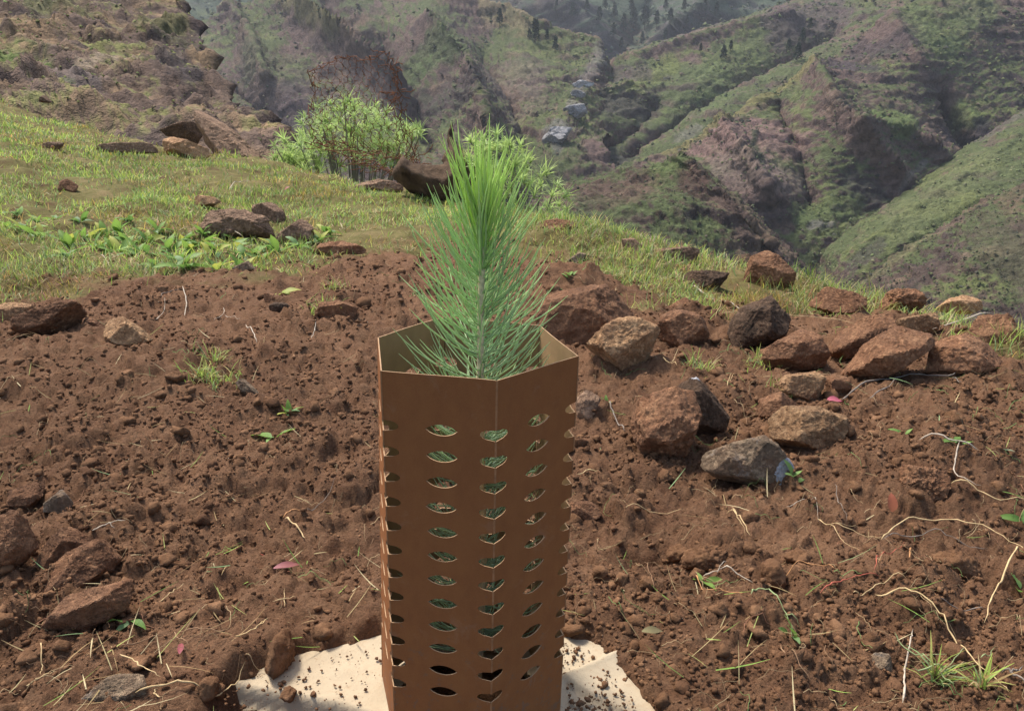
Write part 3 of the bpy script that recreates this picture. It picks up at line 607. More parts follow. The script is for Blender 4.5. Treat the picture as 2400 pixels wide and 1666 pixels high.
rock('8', [(1072, 935), (1180, 820), (1310, 828), (1400, 868), (1458, 942), (1420, 1012), (1330, 1057), (1180, 1000)], TAN, 'flat pale rock with a bright top and a shaded underside', seed=26, depth=1.1)
rock('8', [(748, 1110), (790, 1000), (860, 958), (1030, 960), (1120, 1050), (1192, 1105), (1170, 1195), (1050, 1212), (840, 1165)], GREY, 'grey streaked boulder with a chalk white broken end', seed=27, rough=.03, patch=(.86, .32, .15, .26))
rock('8', [(1690, 1260), (1760, 1120), (1880, 1108), (1932, 1185), (1900, 1280), (1790, 1300)], RED, 'tall lumpy mound of soil and stone at right', seed=28, rough=.11)
rock('8', [(140, 790), (200, 748), (262, 790), (240, 872), (150, 885)], DUSTY, 'stone half hidden by the tube at its right crease', seed=29)
rock('R', [(40, 350), (80, 284), (150, 280), (232, 352), (180, 378)], RED, 'flat brown stone set in soil touching the right side of the tube', seed=30)
rock('R', [(1508, 1110), (1560, 1020), (1642, 1030), (1652, 1110), (1560, 1152)], GREY, 'pale grey stone sunk in soil at bottom right', seed=31)
clod('R', [(620, 580), (660, 510), (760, 486), (860, 520), (895, 575), (870, 625), (650, 618)], 'big dark round soil clod beside a hollow in the tilled earth', seed=32)
clod('R', [(545, 540), (590, 495), (680, 490), (650, 560), (570, 580)], 'dark soil clod at the back of the hollow', seed=33)
clod('R', [(1008, 590), (1080, 558), (1135, 640), (1105, 715), (1020, 695)], 'upright dark clod with straw at its foot', seed=34)
clod('R', [(1120, 555), (1200, 508), (1275, 552), (1200, 602)], 'smooth rounded clod right of the upright dark clod', seed=35)
clod('R', [(1870, 570), (1960, 518), (2065, 560), (2055, 642), (1940, 648)], 'broad dark clod under the arching straw', seed=36)
clod('R', [(878, 955), (960, 918), (1015, 980), (940, 1025)], 'round clod with a root curling over it', seed=37)
clod('R', [(775, 1075), (840, 1048), (892, 1100), (830, 1125)], 'orange brown clod low down right of the mat', seed=38)
clod('R', [(78, 935), (140, 878), (198, 900), (180, 972), (100, 972)], 'round clod at the edge of the pale mat', seed=39)
clod('R', [(188, 935), (260, 888), (292, 930), (220, 965)], 'smaller clod right beside the round clod by the mat', seed=40)
clod('R', [(1288, 1195), (1340, 1148), (1392, 1182), (1370, 1225)], 'clod low down between straw and grey stone', seed=41)
clod('R', [(340, 1140), (400, 1038), (490, 1085), (470, 1155)], 'pointed clod covering the right corner of the mat', seed=42)
clod('R', [(640, 640), (690, 598), (720, 640), (680, 668)], 'small clod below the big dark round clod', seed=43)
clod('R', [(335, 720), (365, 658), (412, 700), (395, 752)], 'slim clod in the soil right of the tube', seed=44)
# left side
rock('5', [(-60, 420), (60, 398), (120, 440), (152, 510), (188, 690), (100, 775), (-60, 800)], RED, 'large reddish rock cut by the left edge of the picture', seed=50)
rock('5', [(38, 310), (130, 240), (232, 238), (258, 330), (232, 392), (110, 395)], RED, 'brown stone above the large rock at left', seed=51)
rock('5', [(248, 285), (300, 288), (345, 312), (408, 392), (370, 424), (255, 402)], GREY, 'grey wedge stone lying against the brown stone at left', seed=52)
rock('5', [(228, 700), (300, 600), (380, 518), (440, 498), (502, 560), (470, 660), (300, 725)], RED, 'pointed stone behind the rock with a twig on it', seed=53)
rock('5', [(278, 860), (340, 690), (470, 580), (620, 558), (652, 610), (642, 725), (560, 795), (380, 838)], RED, 'brown rock with a forked twig on its right shoulder', seed=54)
rock('5', [(250, 1070), (390, 900), (600, 828), (750, 786), (772, 885), (690, 935), (450, 1095), (330, 1115)], RED, 'long slab half sunk in soil with a straight top edge', seed=55)
rock('5', [(438, 1495), (520, 1400), (640, 1332), (760, 1330), (852, 1400), (832, 1462), (700, 1502), (520, 1512)], GREY, 'dark grey angular stone at bottom left', seed=56)
clod('5', [(1508, 1265), (1540, 1130), (1610, 1072), (1668, 1150), (1674, 1245), (1590, 1318)], 'upright egg shaped clod on the corner of the mat', seed=57)
clod('5', [(1368, 965), (1390, 898), (1480, 888), (1553, 930), (1522, 985)], 'squat square clod above the mat at left', seed=58)
clod('5', [(1588, 1455), (1620, 1398), (1684, 1420), (1660, 1484)], 'small dark clod lying alone on the pale mat', seed=59, level=4)
rock('5', [(-5, 1090), (40, 1028), (68, 1080), (45, 1125)], TAN, 'little tan stone at the left edge near the bottom', seed=60)
clod('5', [(1180, 1050), (1080, 1010), (1060, 1060), (1130, 1080)], 'flat clod left of the egg shaped clod', seed=61)
clod('5', [(700, 1240), (800, 1180), (900, 1210), (880, 1270), (760, 1290)], 'low clod between two rootlets at lower left', seed=62)
clod('5', [(1110, 1420), (1170, 1340), (1240, 1370), (1230, 1450), (1150, 1470)], 'clod at the left edge of the mat by a long straw', seed=63)
clod('5', [(110, 1230), (180, 1160), (280, 1180), (290, 1240), (200, 1270)], 'lumpy clod near the left edge above the grey stone', seed=64)
rock('4', [(-60, 665), (60, 650), (205, 680), (195, 725), (90, 815), (-60, 800)], TAN, 'flat topped reddish rock cut by the left edge below the grass', seed=70)
rock('4', [(88, 800), (230, 690), (330, 638), (440, 640), (488, 720), (442, 822), (372, 862), (250, 855), (150, 825)], RED, 'large brown rock at left with a shaded front', seed=71)
rock('4', [(488, 775), (520, 745), (590, 788), (624, 830), (560, 845)], RED, 'small stone between the large brown rock and the pale slab', seed=72)
rock('4', [(618, 795), (680, 750), (760, 738), (850, 810), (908, 882), (880, 924), (720, 905)], TAN, 'smooth pale slab leaning on the soil bank at left', seed=73)
clod('4', [(888, 905), (930, 878), (985, 900), (1002, 932), (920, 944)], 'clod at the lower right corner of the smooth pale slab', seed=74)
rock('4', [(1872, 710), (1900, 650), (2000, 643), (2110, 688), (2134, 732), (2050, 775), (1920, 755)], RED, 'rounded brown rock with grass at its foot behind the tube', seed=75)
rock('4', [(1398, 1135), (1430, 1108), (1490, 1150), (1543, 1203), (1500, 1225), (1440, 1192)], GREY, 'small slanting grey stone in the middle of the soil at left', seed=76)
rock('4', [(1565, 600), (1620, 597), (1640, 630), (1630, 665), (1580, 650)], RED, 'small upright stone beside a green leaf', seed=77)
rock('4', [(1598, 690), (1660, 652), (1705, 670), (1742, 715), (1690, 730)], DARK, 'dark stone shape standing in for a hole in the soil, green leaf against it', seed=78)  # stone in dark colour put in for the dark of a soil hole
rock('4', [(1178, 255), (1190, 190), (1280, 115), (1430, 98), (1560, 150), (1645, 212), (1590, 275), (1300, 278)], DUSTY, 'large broad grey brown rock lying in the grass', seed=79)
rock('4', [(1488, 112), (1545, 53), (1620, 90), (1704, 130), (1692, 192), (1620, 240), (1540, 180)], DUSTY, 'paler block joined to the right end of the broad grey brown rock', seed=80, dist=4.75)
rock('4', [(1645, 310), (1690, 240), (1800, 158), (1852, 210), (1864, 295), (1760, 325)], DUSTY, 'triangular rock right of the broad grey brown rock', seed=81)
rock('4', [(1835, 375), (1900, 318), (2050, 288), (2175, 318), (2155, 362), (1950, 384)], RED, 'flat reddish stone at the grass edge left of the seedling', seed=82)
rock('4', [(1388, 455), (1480, 408), (1514, 450), (1440, 484)], GREY, 'small grey stone among the broad leaved weeds', seed=83)
rock('4', [(1155, 55), (1165, 18), (1240, 28), (1305, 70), (1200, 95)], TAN, 'small tan stone in the grass above the broad rock', seed=84)
rock('4', [(75, 1175), (110, 1130), (260, 1098), (344, 1140), (260, 1188)], RED, 'flat stone barely showing in the soil at left', seed=85)
rock('4', [(1985, 1355), (2030, 1318), (2068, 1355)], TAN, 'little tan pebble left of the tube', seed=86)
clod('4', [(1205, 1375), (1250, 1338), (1290, 1370), (1250, 1414)], 'round clod in the bare soil left of a green leaf', seed=87)
clod('4', [(980, 1095), (1040, 1060), (1100, 1095), (1060, 1130)], 'clod under the dry grass tuft on the soil', seed=88)
# in the turf and along the far rim
rock('1', [(392, 1270), (405, 1213), (450, 1198), (524, 1260), (480, 1305)], RED, 'small reddish stone with a dark front in the left turf', seed=90)
rock('1', [(705, 915), (740, 870), (930, 838), (1012, 880), (1024, 932), (900, 926)], DUSTY, 'flat pale rock in the turf near the far rim', seed=91)
rock('1', [(645, 1015), (780, 960), (900, 948), (1045, 960), (1055, 995), (700, 1034)], DUSTY, 'long low stone in front of the flat pale rock', seed=92)
rock('1', [(1068, 935), (1090, 878), (1172, 908), (1150, 965)], TAN, 'small pink tan stone left of the tilted slab', seed=93)
rock('1', [(1088, 1005), (1200, 908), (1290, 910), (1402, 1002), (1350, 1065), (1200, 1068)], TAN, 'tan rock at the foot of the tilted slab', seed=94)
rock('1', [(1085, 865), (1200, 808), (1312, 815), (1355, 940), (1290, 960), (1120, 905)], DARK, 'dark outcrop left of the tilted slab', seed=95, dist=10.8)
rock('1', [(1308, 765), (1380, 748), (1470, 850), (1640, 960), (1744, 1080), (1600, 1075), (1400, 1015), (1335, 930)], DUSTY, 'big tilted slab on the far rim below the brown hillside', seed=96, dist=10.2, depth=1.0)
rock('1', [(255, 715), (310, 688), (430, 710), (554, 805), (500, 815), (330, 755)], DARK, 'dark slanting slab at the top of the left turf', seed=97)
rock('1', [(258, 685), (295, 638), (345, 690)], DARK, 'small dark peak above the dark slanting slab', seed=98, dist=12.4)
rock('1', [(235, 975), (330, 948), (434, 972), (400, 995)], DUSTY, 'low stone in the turf far left', seed=99)
rock('2', [(660, 1230), (760, 1193), (870, 1213), (985, 1262), (940, 1285), (760, 1262)], DUSTY, 'flat rock under the foot of the rusty netting', seed=100)
rock('2', [(1890, 1560), (1980, 1480), (2130, 1458), (2160, 1510), (2060, 1580)], RED, 'earthy rock on the bank right of the seedling', seed=101)
# pale washed rock in the stream bed
for pts_, lb in (([(1372, 182), (1400, 172), (1416, 180), (1396, 191)], 'uppermost pale slab in the stream bed'), ([(1340, 200), (1362, 189), (1392, 198), (1368, 209)], 'second pale slab down the stream bed'),
                 ([(1336, 220), (1350, 211), (1374, 216), (1362, 230)], 'small pale slab in the middle of the stream bed'), ([(1316, 254), (1345, 243), (1378, 247), (1370, 264), (1348, 277), (1324, 270)], 'large pale slab where the stream bed widens'),
                 ([(1270, 308), (1300, 296), (1342, 299), (1330, 320), (1302, 339), (1276, 336)], 'lowest and largest pale slab above the dark gorge')):
    pc = np.mean(pts_, 0); rock('0', pts_, 'stone_pale', lb, 'rock', 'stream_rock', .7, dist=on_hill('hill_across_left', pc[0], pc[1])[0][1] - 4, level=4, sink=.3, rough=.08)
# ------------------------------------------------------------------ tree guard: six folded panels with lens shaped holes
RIM_Z = CAM_H - 0.264
RIMPX = [(885, 790), (892, 869), (1165, 893), (1356, 835), (1267, 763), (1042, 742)]
_q = np.array(RIMPX, float); HEX = flat_hit(_q[:, 0], _q[:, 1], RIM_Z)[:, :2]
HC = HEX.mean(0)
TH = 0.0013; Z_BOT = 0.006
guard = link('tree_guard', None, label='brown hexagonal cardboard tree guard with rows of lens shaped holes', category='tree guard')
guard.location = (HC[0], HC[1], Z_BOT)
HEXB = HEX.copy()                           # the foot of the tube is squeezed a little out of the rim's shape
for k_, lx in ((0, 896), (1, 924), (2, 1151), (3, 1312)):
    lo_, hi_ = -.06, .06
    for _ in range(40):
        md = (lo_ + hi_) / 2; t_ = np.linspace(0, 1, 300)[:, None]
        P_ = np.array([*HEX[k_], RIM_Z]) * (1 - t_) + np.array([HEX[k_][0] + md, HEX[k_][1], Z_BOT]) * t_
        ux, uy = project(P_); gx_ = np.interp(1666, uy, ux)
        if uy.max() < 1666: gx_ = ux[-1]
        if gx_ < lx: lo_ = md
        else: hi_ = md
    HEXB[k_, 0] += md
HEXB[4, 0] += (HEXB[3, 0] - HEX[3, 0]); HEXB[5, 0] += (HEXB[0, 0] - HEX[0, 0])
print('guard foot', (HEXB - HEX)[:, 0])
HOLE_Z = [0.421 - 0.02936 * i for i in range(12)]
def lens(cx, cz, hw, hh, n=9):              # pointed oval, counter clockwise
    a = np.linspace(-1, 1, n)
    up = [(cx + hw * t, cz + hh * (1 - t * t) ** 0.85) for t in a[::-1]]
    dn = [(cx + hw * t, cz - hh * (1 - t * t) ** 0.85) for t in a[1:-1]]
    return up + dn
def panel(i):
    A, B = HEX[i], HEX[(i + 1) % 6]; Wd = float(np.hypot(*(B - A)))
    z0, z1 = Z_BOT, RIM_Z
    r = np.random.default_rng(i)
    out = [(0, z0), (Wd, z0)]
    hwc, hh = .017, .0062
    for cz in HOLE_Z[::-1]:                 # right edge, going up
        out += [(Wd, cz - hh)] + [(Wd - hwc * math.sqrt(max(0, 1 - t * t)) , cz + hh * t) for t in (-.8, -.5, -.2, .2, .5, .8)] + [(Wd, cz + hh)]
    top = [(Wd * (1 - t), z1 + 0.0004 * math.sin(5 * t + i)) for t in np.linspace(0, 1, 9)]
    out += top
    for cz in HOLE_Z:
        out += [(0, cz + hh)] + [(hwc * math.sqrt(max(0, 1 - t * t)), cz + hh * t) for t in (.8, .5, .2, -.2, -.5, -.8)] + [(0, cz - hh)]
    holes = [lens(Wd * 0.52 + r.normal() * .0006, cz, .0172, hh) for cz in HOLE_Z]
    inner = [(Wd * a, c_) for a in (.15, .3, .72, .86) for c_ in np.linspace(z0 + .02, z1 - .02, 26)]
    verts = [Vector(p) for p in out]; edges = [(k, (k + 1) % len(out)) for k in range(len(out))]
    for h in holes:
        s0 = len(verts); verts += [Vector(p) for p in h]; edges += [(s0 + k, s0 + (k + 1) % len(h)) for k in range(len(h))]
    def inlens(p): return any(((p[0] - Wd * .52) / .022) ** 2 + ((p[1] - cz) / .009) ** 2 < 1 for cz in HOLE_Z) or any(min(p[0], Wd - p[0]) < .02 and abs(p[1] - cz) < .008 for cz in HOLE_Z)
    verts += [Vector(p) for p in inner if not inlens(p)]
    v2, e2, f2, ov, oe, of = delaunay_2d_cdt(verts, edges, [], 1, 1e-6)
    faces = []
    for f in f2:
        c_ = sum((v2[k] for k in f), Vector((0, 0))) / len(f)
        bad = any(abs(c_.x - Wd * .52) < .0172 and abs(c_.y - cz) < hh * (1 - ((c_.x - Wd * .52) / .0178) ** 2) ** .85 for cz in HOLE_Z)
        if not bad: faces.append(list(f))
    d = (B - A) / Wd; nrm = np.array([d[1], -d[0]])
    if nrm @ ((A + B) / 2 - HC) < 0: nrm = -nrm
    nv = len(v2)
    V = []
    for layer in (0, 1):
        for p in v2:
            bow = 0.0016 * math.sin(math.pi * p.x / Wd) * math.sin(3.1 * p.y / z1 + i)
            tz = (RIM_Z - p.y) / (RIM_Z - Z_BOT); A_ = A * (1 - tz) + HEXB[i] * tz; B_ = B * (1 - tz) + HEXB[(i + 1) % 6] * tz
            g = A_ + (B_ - A_) / Wd * (p.x + (0.0016 if layer else 0) * (1 - 2 * p.x / Wd)) + nrm * (bow - layer * TH)
            V.append((g[0] - HC[0], g[1] - HC[1], p.y - Z_BOT))
    cnt = {}
    F = []; mi = []
    for f in faces:
        # outward winding
        P0, P1, P2 = (np.array(V[k]) for k in f[:3])
        nn = np.cross(P1 - P0, P2 - P0)
        if nn[:2] @ nrm < 0: f = f[::-1]
        xm = sum(v2[k].x for k in f) / len(f)
        F.append(tuple(f)); mi.append(0)
        F.append(tuple(k + nv for k in f[::-1])); mi.append(1)
        for a, c_ in zip(f, f[1:] + f[:1]):
            key = (min(a, c_), max(a, c_)); cnt.setdefault(key, []).append((a, c_))
    for key, l in cnt.items():
        if len(l) == 1:
            a, c_ = l[0]; F.append((c_, a, a + nv, c_ + nv)); mi.append(2)
    me = bpy.data.meshes.new('panel'); me.from_pydata(V, [], F)
    for m_ in ('cardboard', 'board_inside', 'board_edge'): me.materials.append(M[m_])
    me.polygons.foreach_set('material_index', mi); me.update()
    o = link('panel', me, guard)
    # worn fold along the panel's first edge
    hz = [z0] + [v for cz in HOLE_Z[::-1] for v in (cz - hh, cz + hh)] + [z1]
    FV, FF = [], []
    pd = (HEX[i] - HEX[i - 1]); pd = pd / np.hypot(*pd)
    nb = nrm + np.array([pd[1], -pd[0]]) * (1 if np.array([pd[1], -pd[0]]) @ (HEX[i] - HC) > 0 else -1); nb = nb / np.hypot(*nb)
    for k in range(0, len(hz), 2):
        for zz in (hz[k], hz[k + 1]):
            tz = (RIM_Z - zz) / (RIM_Z - Z_BOT); A_ = A * (1 - tz) + HEXB[i] * tz
            for g in (A_ - pd * .0013 + nb * .0003, A_ + nb * .0007, A_ + d * .0013 + nb * .0003):
                FV.append((g[0] - HC[0], g[1] - HC[1], zz - Z_BOT))
        s0 = len(FV) - 6; FF += [(s0, s0 + 1, s0 + 4, s0 + 3), (s0 + 1, s0 + 2, s0 + 5, s0 + 4)]
    me = bpy.data.meshes.new('fold'); me.from_pydata(FV, [], FF); me.materials.append(M['board_fold']); me.update()
    link('fold', me, o)
for i in range(6): panel(i)

# ------------------------------------------------------------------ pulp mat under the guard
ax = flat_hit(np.array(522.0), np.array(1617.0))[:2]; bx = flat_hit(np.array(800.0), np.array(1668.0))[:2]
MATQ = np.array([ax, bx, bx + (bx - ax) * 0.9 + [0.05, -.05], [0.46, 0.62], [0.40, 0.92], [0.1, 1.06], [-0.30, 1.04], [-0.46, 0.93]])
gx, gy = np.meshgrid(np.linspace(-.60, .55, 300), np.linspace(.35, 1.25, 240)); px_, py_ = gx.ravel(), gy.ravel()
sd = poly_sd(px_, py_, MATQ)
def seg2(x, y, a, c_):
    e = c_ - a; t = np.clip(((x - a[0]) * e[0] + (y - a[1]) * e[1]) / (e @ e), 0, 1); cr = (x - a[0]) * e[1] - (y - a[1]) * e[0]
    return np.hypot(x - a[0] - t * e[0], y - a[1] - t * e[1]) * np.sign(cr)
zm = 0.004 + 0.0035 * fbm(xy(px_, py_, 7.0), 4, 91) + 0.0015 * fbm(xy(px_, py_, 40.0), 3, 92)
for (p0, p1, hgt) in (((1316, 1596), (1440, 1538), .013), ((1345, 1612), (1500, 1690), -.010)):
    a_, c_ = (flat_hit(np.array(float(q[0])), np.array(float(q[1])))[:2] for q in (p0, p1))
    s_ = seg2(px_, py_, a_, c_); zm = zm + hgt * np.exp(-np.abs(s_) / .02) * sstep(-.004, .004, s_)
zm = zm - 0.03 * sstep(-0.012, 0.0, sd) - 0.05 * sstep(0.0, 0.06, poly_sd(px_, py_, MATP))
keep = (sd < 0.002) & (np.hypot(px_ - HC[0], py_ - HC[1]) > .085)
idx = -np.ones(len(px_), int); F = grid_faces(240, 300); F = F[keep[F].all(1)]
used = np.unique(F); idx[used] = np.arange(len(used))
Vt = np.stack([px_[used], py_[used], zm[used]], 1); Vb = Vt.copy(); Vb[:, 2] -= .012
nu = len(used); Ft = idx[F]
E2 = np.sort(np.concatenate([Ft[:, [0, 1]], Ft[:, [1, 2]], Ft[:, [2, 3]], Ft[:, [3, 0]]]), 1); ue, ct = np.unique(E2, axis=0, return_counts=True); be = ue[ct == 1]
Fs = np.stack([be[:, 0], be[:, 1], be[:, 1] + nu, be[:, 0] + nu], 1)
link('mulch_mat', mesh_np('mulch_mat', np.concatenate([Vt, Vb]), np.concatenate([Ft, Ft[:, ::-1] + nu, Fs]), [M['pulp']], True), label='cream paper pulp mat around the foot of the tree guard, sprinkled with soil', category='mulch mat')

# ------------------------------------------------------------------ pine seedling
seed_o = link('pine_seedling', None, label='young green pine seedling growing out of the cardboard tree guard', category='seedling')
SX, SY = HC[0] + 0.016, HC[1] + 0.0
seed_o.location = (SX, SY, 0.0)
def tube(path, radii, n=6, cap=True):
    path = np.asarray(path, float); T = np.gradient(path, axis=0); T /= np.linalg.norm(T, axis=1)[:, None] + 1e-12
    ref = np.array([0, 0, 1.]) if abs(T[0, 2]) < .9 else np.array([1., 0, 0])
    A = np.cross(T, ref); A /= np.linalg.norm(A, axis=1)[:, None] + 1e-12; B = np.cross(T, A)
    an = np.linspace(0, 2 * np.pi, n, endpoint=False)
    V = path[:, None] + np.asarray(radii)[:, None, None] * (A[:, None] * np.cos(an)[None, :, None] + B[:, None] * np.sin(an)[None, :, None])
    V = V.reshape(-1, 3); m = len(path)
    i = np.arange(m - 1)[:, None] * n + np.arange(n)[None]; j = np.arange(m - 1)[:, None] * n + (np.arange(n)[None] + 1) % n
    return V, np.stack([i, j, j + n, i + n], -1).reshape(-1, 4)
def join(parts):
    Vs, Fs, Cs, o = [], [], [], 0
    for p in parts:
        Vs.append(p[0]); Fs.append(p[1] + o); o += len(p[0])
        if len(p) > 2: Cs.append(p[2])
    return np.concatenate(Vs), np.concatenate(Fs), (np.concatenate(Cs) if Cs else None)
TOP = 0.615
hs = np.linspace(0.0, TOP, 40)
def stem_at(h): return np.stack([0.004 * np.sin(h * 9) - 0.006 + 0.010 * h, 0.003 * np.cos(h * 11), h], -1)
V, F = tube(stem_at(hs), 0.0066 - 0.0034 * (hs / TOP) + 0.0004 * np.sin(hs * 160), 9)
link('stem', mesh_np('stem', V, F, [M['pine_stem']]), seed_o)
nr = np.random.default_rng(5)
NEED = []
for k in range(960):
    h = TOP * (0.10 + 0.90 * nr.random() ** 1.05)
    az = nr.uniform(0, 2 * np.pi); f = h / TOP
    el = math.radians(np.clip(np.interp(f, [0, .55, .75, .9, 1.0], [14, 20, 31, 50, 74]) + nr.normal() * 9, -15, 89))
    if h < .56 and math.sin(az) < -.72 and nr.random() < .7: continue      # sparse in front, so the stem shows
    ln = np.interp(f, [0, .6, .85, 1.0], [.10, .105, .112, .108]) * nr.uniform(.72, 1.12)
    rise = np.interp(f, [0, .6, .9, 1], [30, 42, 32, 10]) + nr.normal() * 7          # how much it curves up along its length
    NEED.append((h, az, el, ln, math.radians(rise)))
for k in range(48):                          # the tight upright tuft at the tip
    NEED.append((TOP * nr.uniform(.93, 1.0), nr.uniform(0, 2 * np.pi), math.radians(nr.uniform(62, 88)), nr.uniform(.06, .105), math.radians(nr.uniform(-4, 6))))
def needle_geo(n, local=False):
    h, az, el, ln, rise = n
    t = np.linspace(0, 1, 7)
    ang = el + rise * (t - 0.15)
    ds = ln / 6
    rr = np.concatenate([[0], np.cumsum(np.cos((ang[1:] + ang[:-1]) / 2) * ds)]); zz = np.concatenate([[0], np.cumsum(np.sin((ang[1:] + ang[:-1]) / 2) * ds)])
    sw = (nr.normal() * .06) * t * t * ln * 2
    base = stem_at(np.array(h))
    P = np.stack([base[0] + rr * math.cos(az) - sw * math.sin(az), base[1] + rr * math.sin(az) + sw * math.cos(az), h + zz], 1)
    wv = 0.00090 * np.array([.8, 1, 1, 1, .95, .8, .2])
    V, F = tube(P, wv, 4)
    f = np.clip((h - .30) / (TOP - .30), 0, 1)
    c0 = np.array([.50, .66, .48]) * (1 - f) + np.array([.60, .80, .34]) * f
    if f > .9: c0 = np.array([.66, .86, .30])
    c0 = c0 * nr.uniform(.75, 1.08)
    tt = np.repeat(t, 4)[:, None]
    C = c0 * (1 - tt * .25) + np.array([.70, .75, .30]) * tt * .25
    # keep inside the guard where it is below the rim
    below = V[:, 2] < RIM_Z - .003
    q = V[:, :2] + np.array([SX, SY]) - HC
    rad = np.hypot(q[:, 0], q[:, 1]); lim = .088
    s = np.where(below & (rad > lim), lim / np.maximum(rad, 1e-6), 1)
    V[:, :2] = q * s[:, None] + HC - np.array([SX, SY])
    return V, F, C
geos = [(n, needle_geo(n)) for n in NEED]
def show(n): return (n[0] > .40) * (n[3] * (1.6 - math.sin(n[1])))       # long and on the near side
order = sorted(range(len(geos)), key=lambda k: -show(geos[k][0]))
for k in order[:290]:
    V, F, C = geos[k][1]; b0 = V[:4].mean(0)
    o = link('needle', mesh_np('needle', V - b0, F, [M['needle']], True, {'col': C}), seed_o); o.location = b0
V, F, C = join([geos[k][1] for k in order[290:]])
link('needles', mesh_np('needles', V, F, [M['needle']], True, {'col': C}), seed_o, kind='stuff')
# ------------------------------------------------------------------ loose soil crumbs
def scatter(n, pred, seed, y0=.62, y1=4.2, umax=.80):
    r = np.random.default_rng(seed)
    u = r.uniform(-umax, umax, n); y = y0 * (y1 / y0) ** r.random(n); x = u * y
    k = pred(x, y, r); return x[k], y[k]
def soil_pred(x, y, r): return (r.random(len(x)) > turf_mask(x, y) * 1.1) & (r.random(len(x)) < np.clip(.5 + 1.5 * fbm(xy(x, y, 3.2), 3, 333), .22, 1)) & (np.hypot(x - HC[0], y - HC[1]) > .13)
def crumbs(name, n, level, smin, smax, seed, flat=.8, pred=soil_pred, y0=.62, y1=4.2, lift=.25, parent=None):
    x, y = scatter(n, pred, seed, y0, y1); r = np.random.default_rng(seed + 1)
    z = gh(x, y)
    sd = poly_sd(x, y, MATP); z = np.where(sd < -.015, .006, z)
    s = smin * (smax / smin) ** (r.random(len(x)) ** 2.2) * (0.75 + 0.35 * y)
    s = np.where(sd < -.01, np.minimum(s * .55, .006), s)
    D, F = ico(level); nv = len(D); K = len(x)
    R = r.normal(size=(K, 3, 3)); Qm = np.linalg.qr(R)[0]
    shp = r.uniform(.65, 1.25, (K, 1, 3))
    if level == 1: rad = 1 + r.normal(size=(K, nv)) * .24
    else:
        base = D[None] * 1.7 + r.uniform(-99, 99, (K, 1, 3)); rad = 1 + .5 * noise3(base.reshape(-1, 3), 3).reshape(K, nv) + .3 * noise3(base.reshape(-1, 3) * 2.7, 4).reshape(K, nv)
    L = (D[None] * rad[..., None] * shp) @ Qm
    L = L * s[:, None, None]; L[..., 2] *= flat
    V = L + np.stack([x, y, z + s * lift], 1)[:, None]
    Fa = (F[None] + (np.arange(K) * nv)[:, None, None]).reshape(-1, 3)
    return link(name, mesh_np(name, V.reshape(-1, 3), Fa, [M['soil_crumb']], True), kind='stuff', label='loose crumbs of red brown soil strewn over the tilled earth')
crumbs('soil_crumbs', 56000, 1, .0014, .0054, 201)
crumbs('soil_lumps', 3600, 2, .0042, .014, 202, lift=.0)
crumbs('soil_specks', 4500, 1, .0012, .0060, 203, pred=lambda x, y, r: (poly_sd(x, y, MATP) < -.005) & (np.hypot(x - HC[0], y - HC[1]) > .13) & (r.random(len(x)) < .10 + .9 * sstep(-.06, -.005, poly_sd(x, y, MATP))), y0=.6, y1=1.05)

# ------------------------------------------------------------------ grass, dry litter, rootlets
def blades(x, y, z, ln, wd, lean, az, bend, c0, c1, seg=3):
    K = len(x); t = np.linspace(0, 1, seg + 1)
    ang = lean[:, None] + bend[:, None] * t[None]
    ds = (ln / seg)[:, None]
    am = (ang[:, 1:] + ang[:, :-1]) / 2
    hr = np.concatenate([np.zeros((K, 1)), np.cumsum(np.sin(am) * ds, 1)], 1); hz = np.concatenate([np.zeros((K, 1)), np.cumsum(np.cos(am) * ds, 1)], 1)
    ca, sa = np.cos(az)[:, None], np.sin(az)[:, None]
    P = np.stack([x[:, None] + hr * ca, y[:, None] + hr * sa, z[:, None] + hz], -1)
    tw = rng.uniform(0, 2 * np.pi, K)
    sx = np.stack([-np.sin(az + .4 * np.cos(tw)), np.cos(az + .4 * np.cos(tw)), .35 * np.sin(tw)], -1)
    wv = wd[:, None] * np.array([.75, 1.0, .7, .12] if seg == 3 else np.interp(t, [0, .3, .7, 1], [.7, 1, .8, .15]))[None]
    V = np.stack([P - sx[:, None] * wv[..., None], P + sx[:, None] * wv[..., None]], 2).reshape(K, -1, 3)
    i = np.arange(seg) * 2; f = np.stack([i, i + 1, i + 3, i + 2], 1)
    F = (f[None] + (np.arange(K) * (2 * seg + 2))[:, None, None]).reshape(-1, 4)
    tt = np.repeat(t, 2)[None, :, None]
    C = c0[:, None] * (1 - tt) + c1[:, None] * tt
    return V.reshape(-1, 3), F, C.reshape(-1, 3)
GP = np.array([[.130, .205, .045], [.195, .300, .060], [.270, .375, .080], [.190, .275, .120], [.340, .360, .110]])
SP = np.array([[.36, .285, .135], [.46, .37, .20], [.26, .185, .085], [.30, .20, .09]])
def turf_pred(x, y, r):
    de = np.interp(x / y, EU, ED)
    d = turf_mask(x, y) * (y < de + .35)
    patch = .50 + 1.35 * fbm(xy(x, y, 2.0), 3, 301)
    return r.random(len(x)) < d * np.clip(patch, .04, 1)
gxs, gys = scatter(330000, turf_pred, 210, 2.2, 14.5, 1.15)
K = len(gxs); r = np.random.default_rng(211)
dry = np.clip(.20 + .5 * fbm(xy(gxs, gys, 1.1), 3, 302) + .22 * sstep(5.5, 3.2, gys), .05, .75)
isd = r.random(K) < dry
c0 = np.where(isd[:, None], SP[r.integers(0, 4, K)], GP[r.integers(0, 5, K)]) * r.uniform(.75, 1.35, (K, 1))
pt = fbm(xy(gxs, gys, 1.9), 4, 305, .6); c0 = c0 * (1 + .55 * pt)[:, None] * np.where((fbm(xy(gxs, gys, 3.3), 3, 306) > .28)[:, None], np.array([1.15, .75, .8]), 1.0)
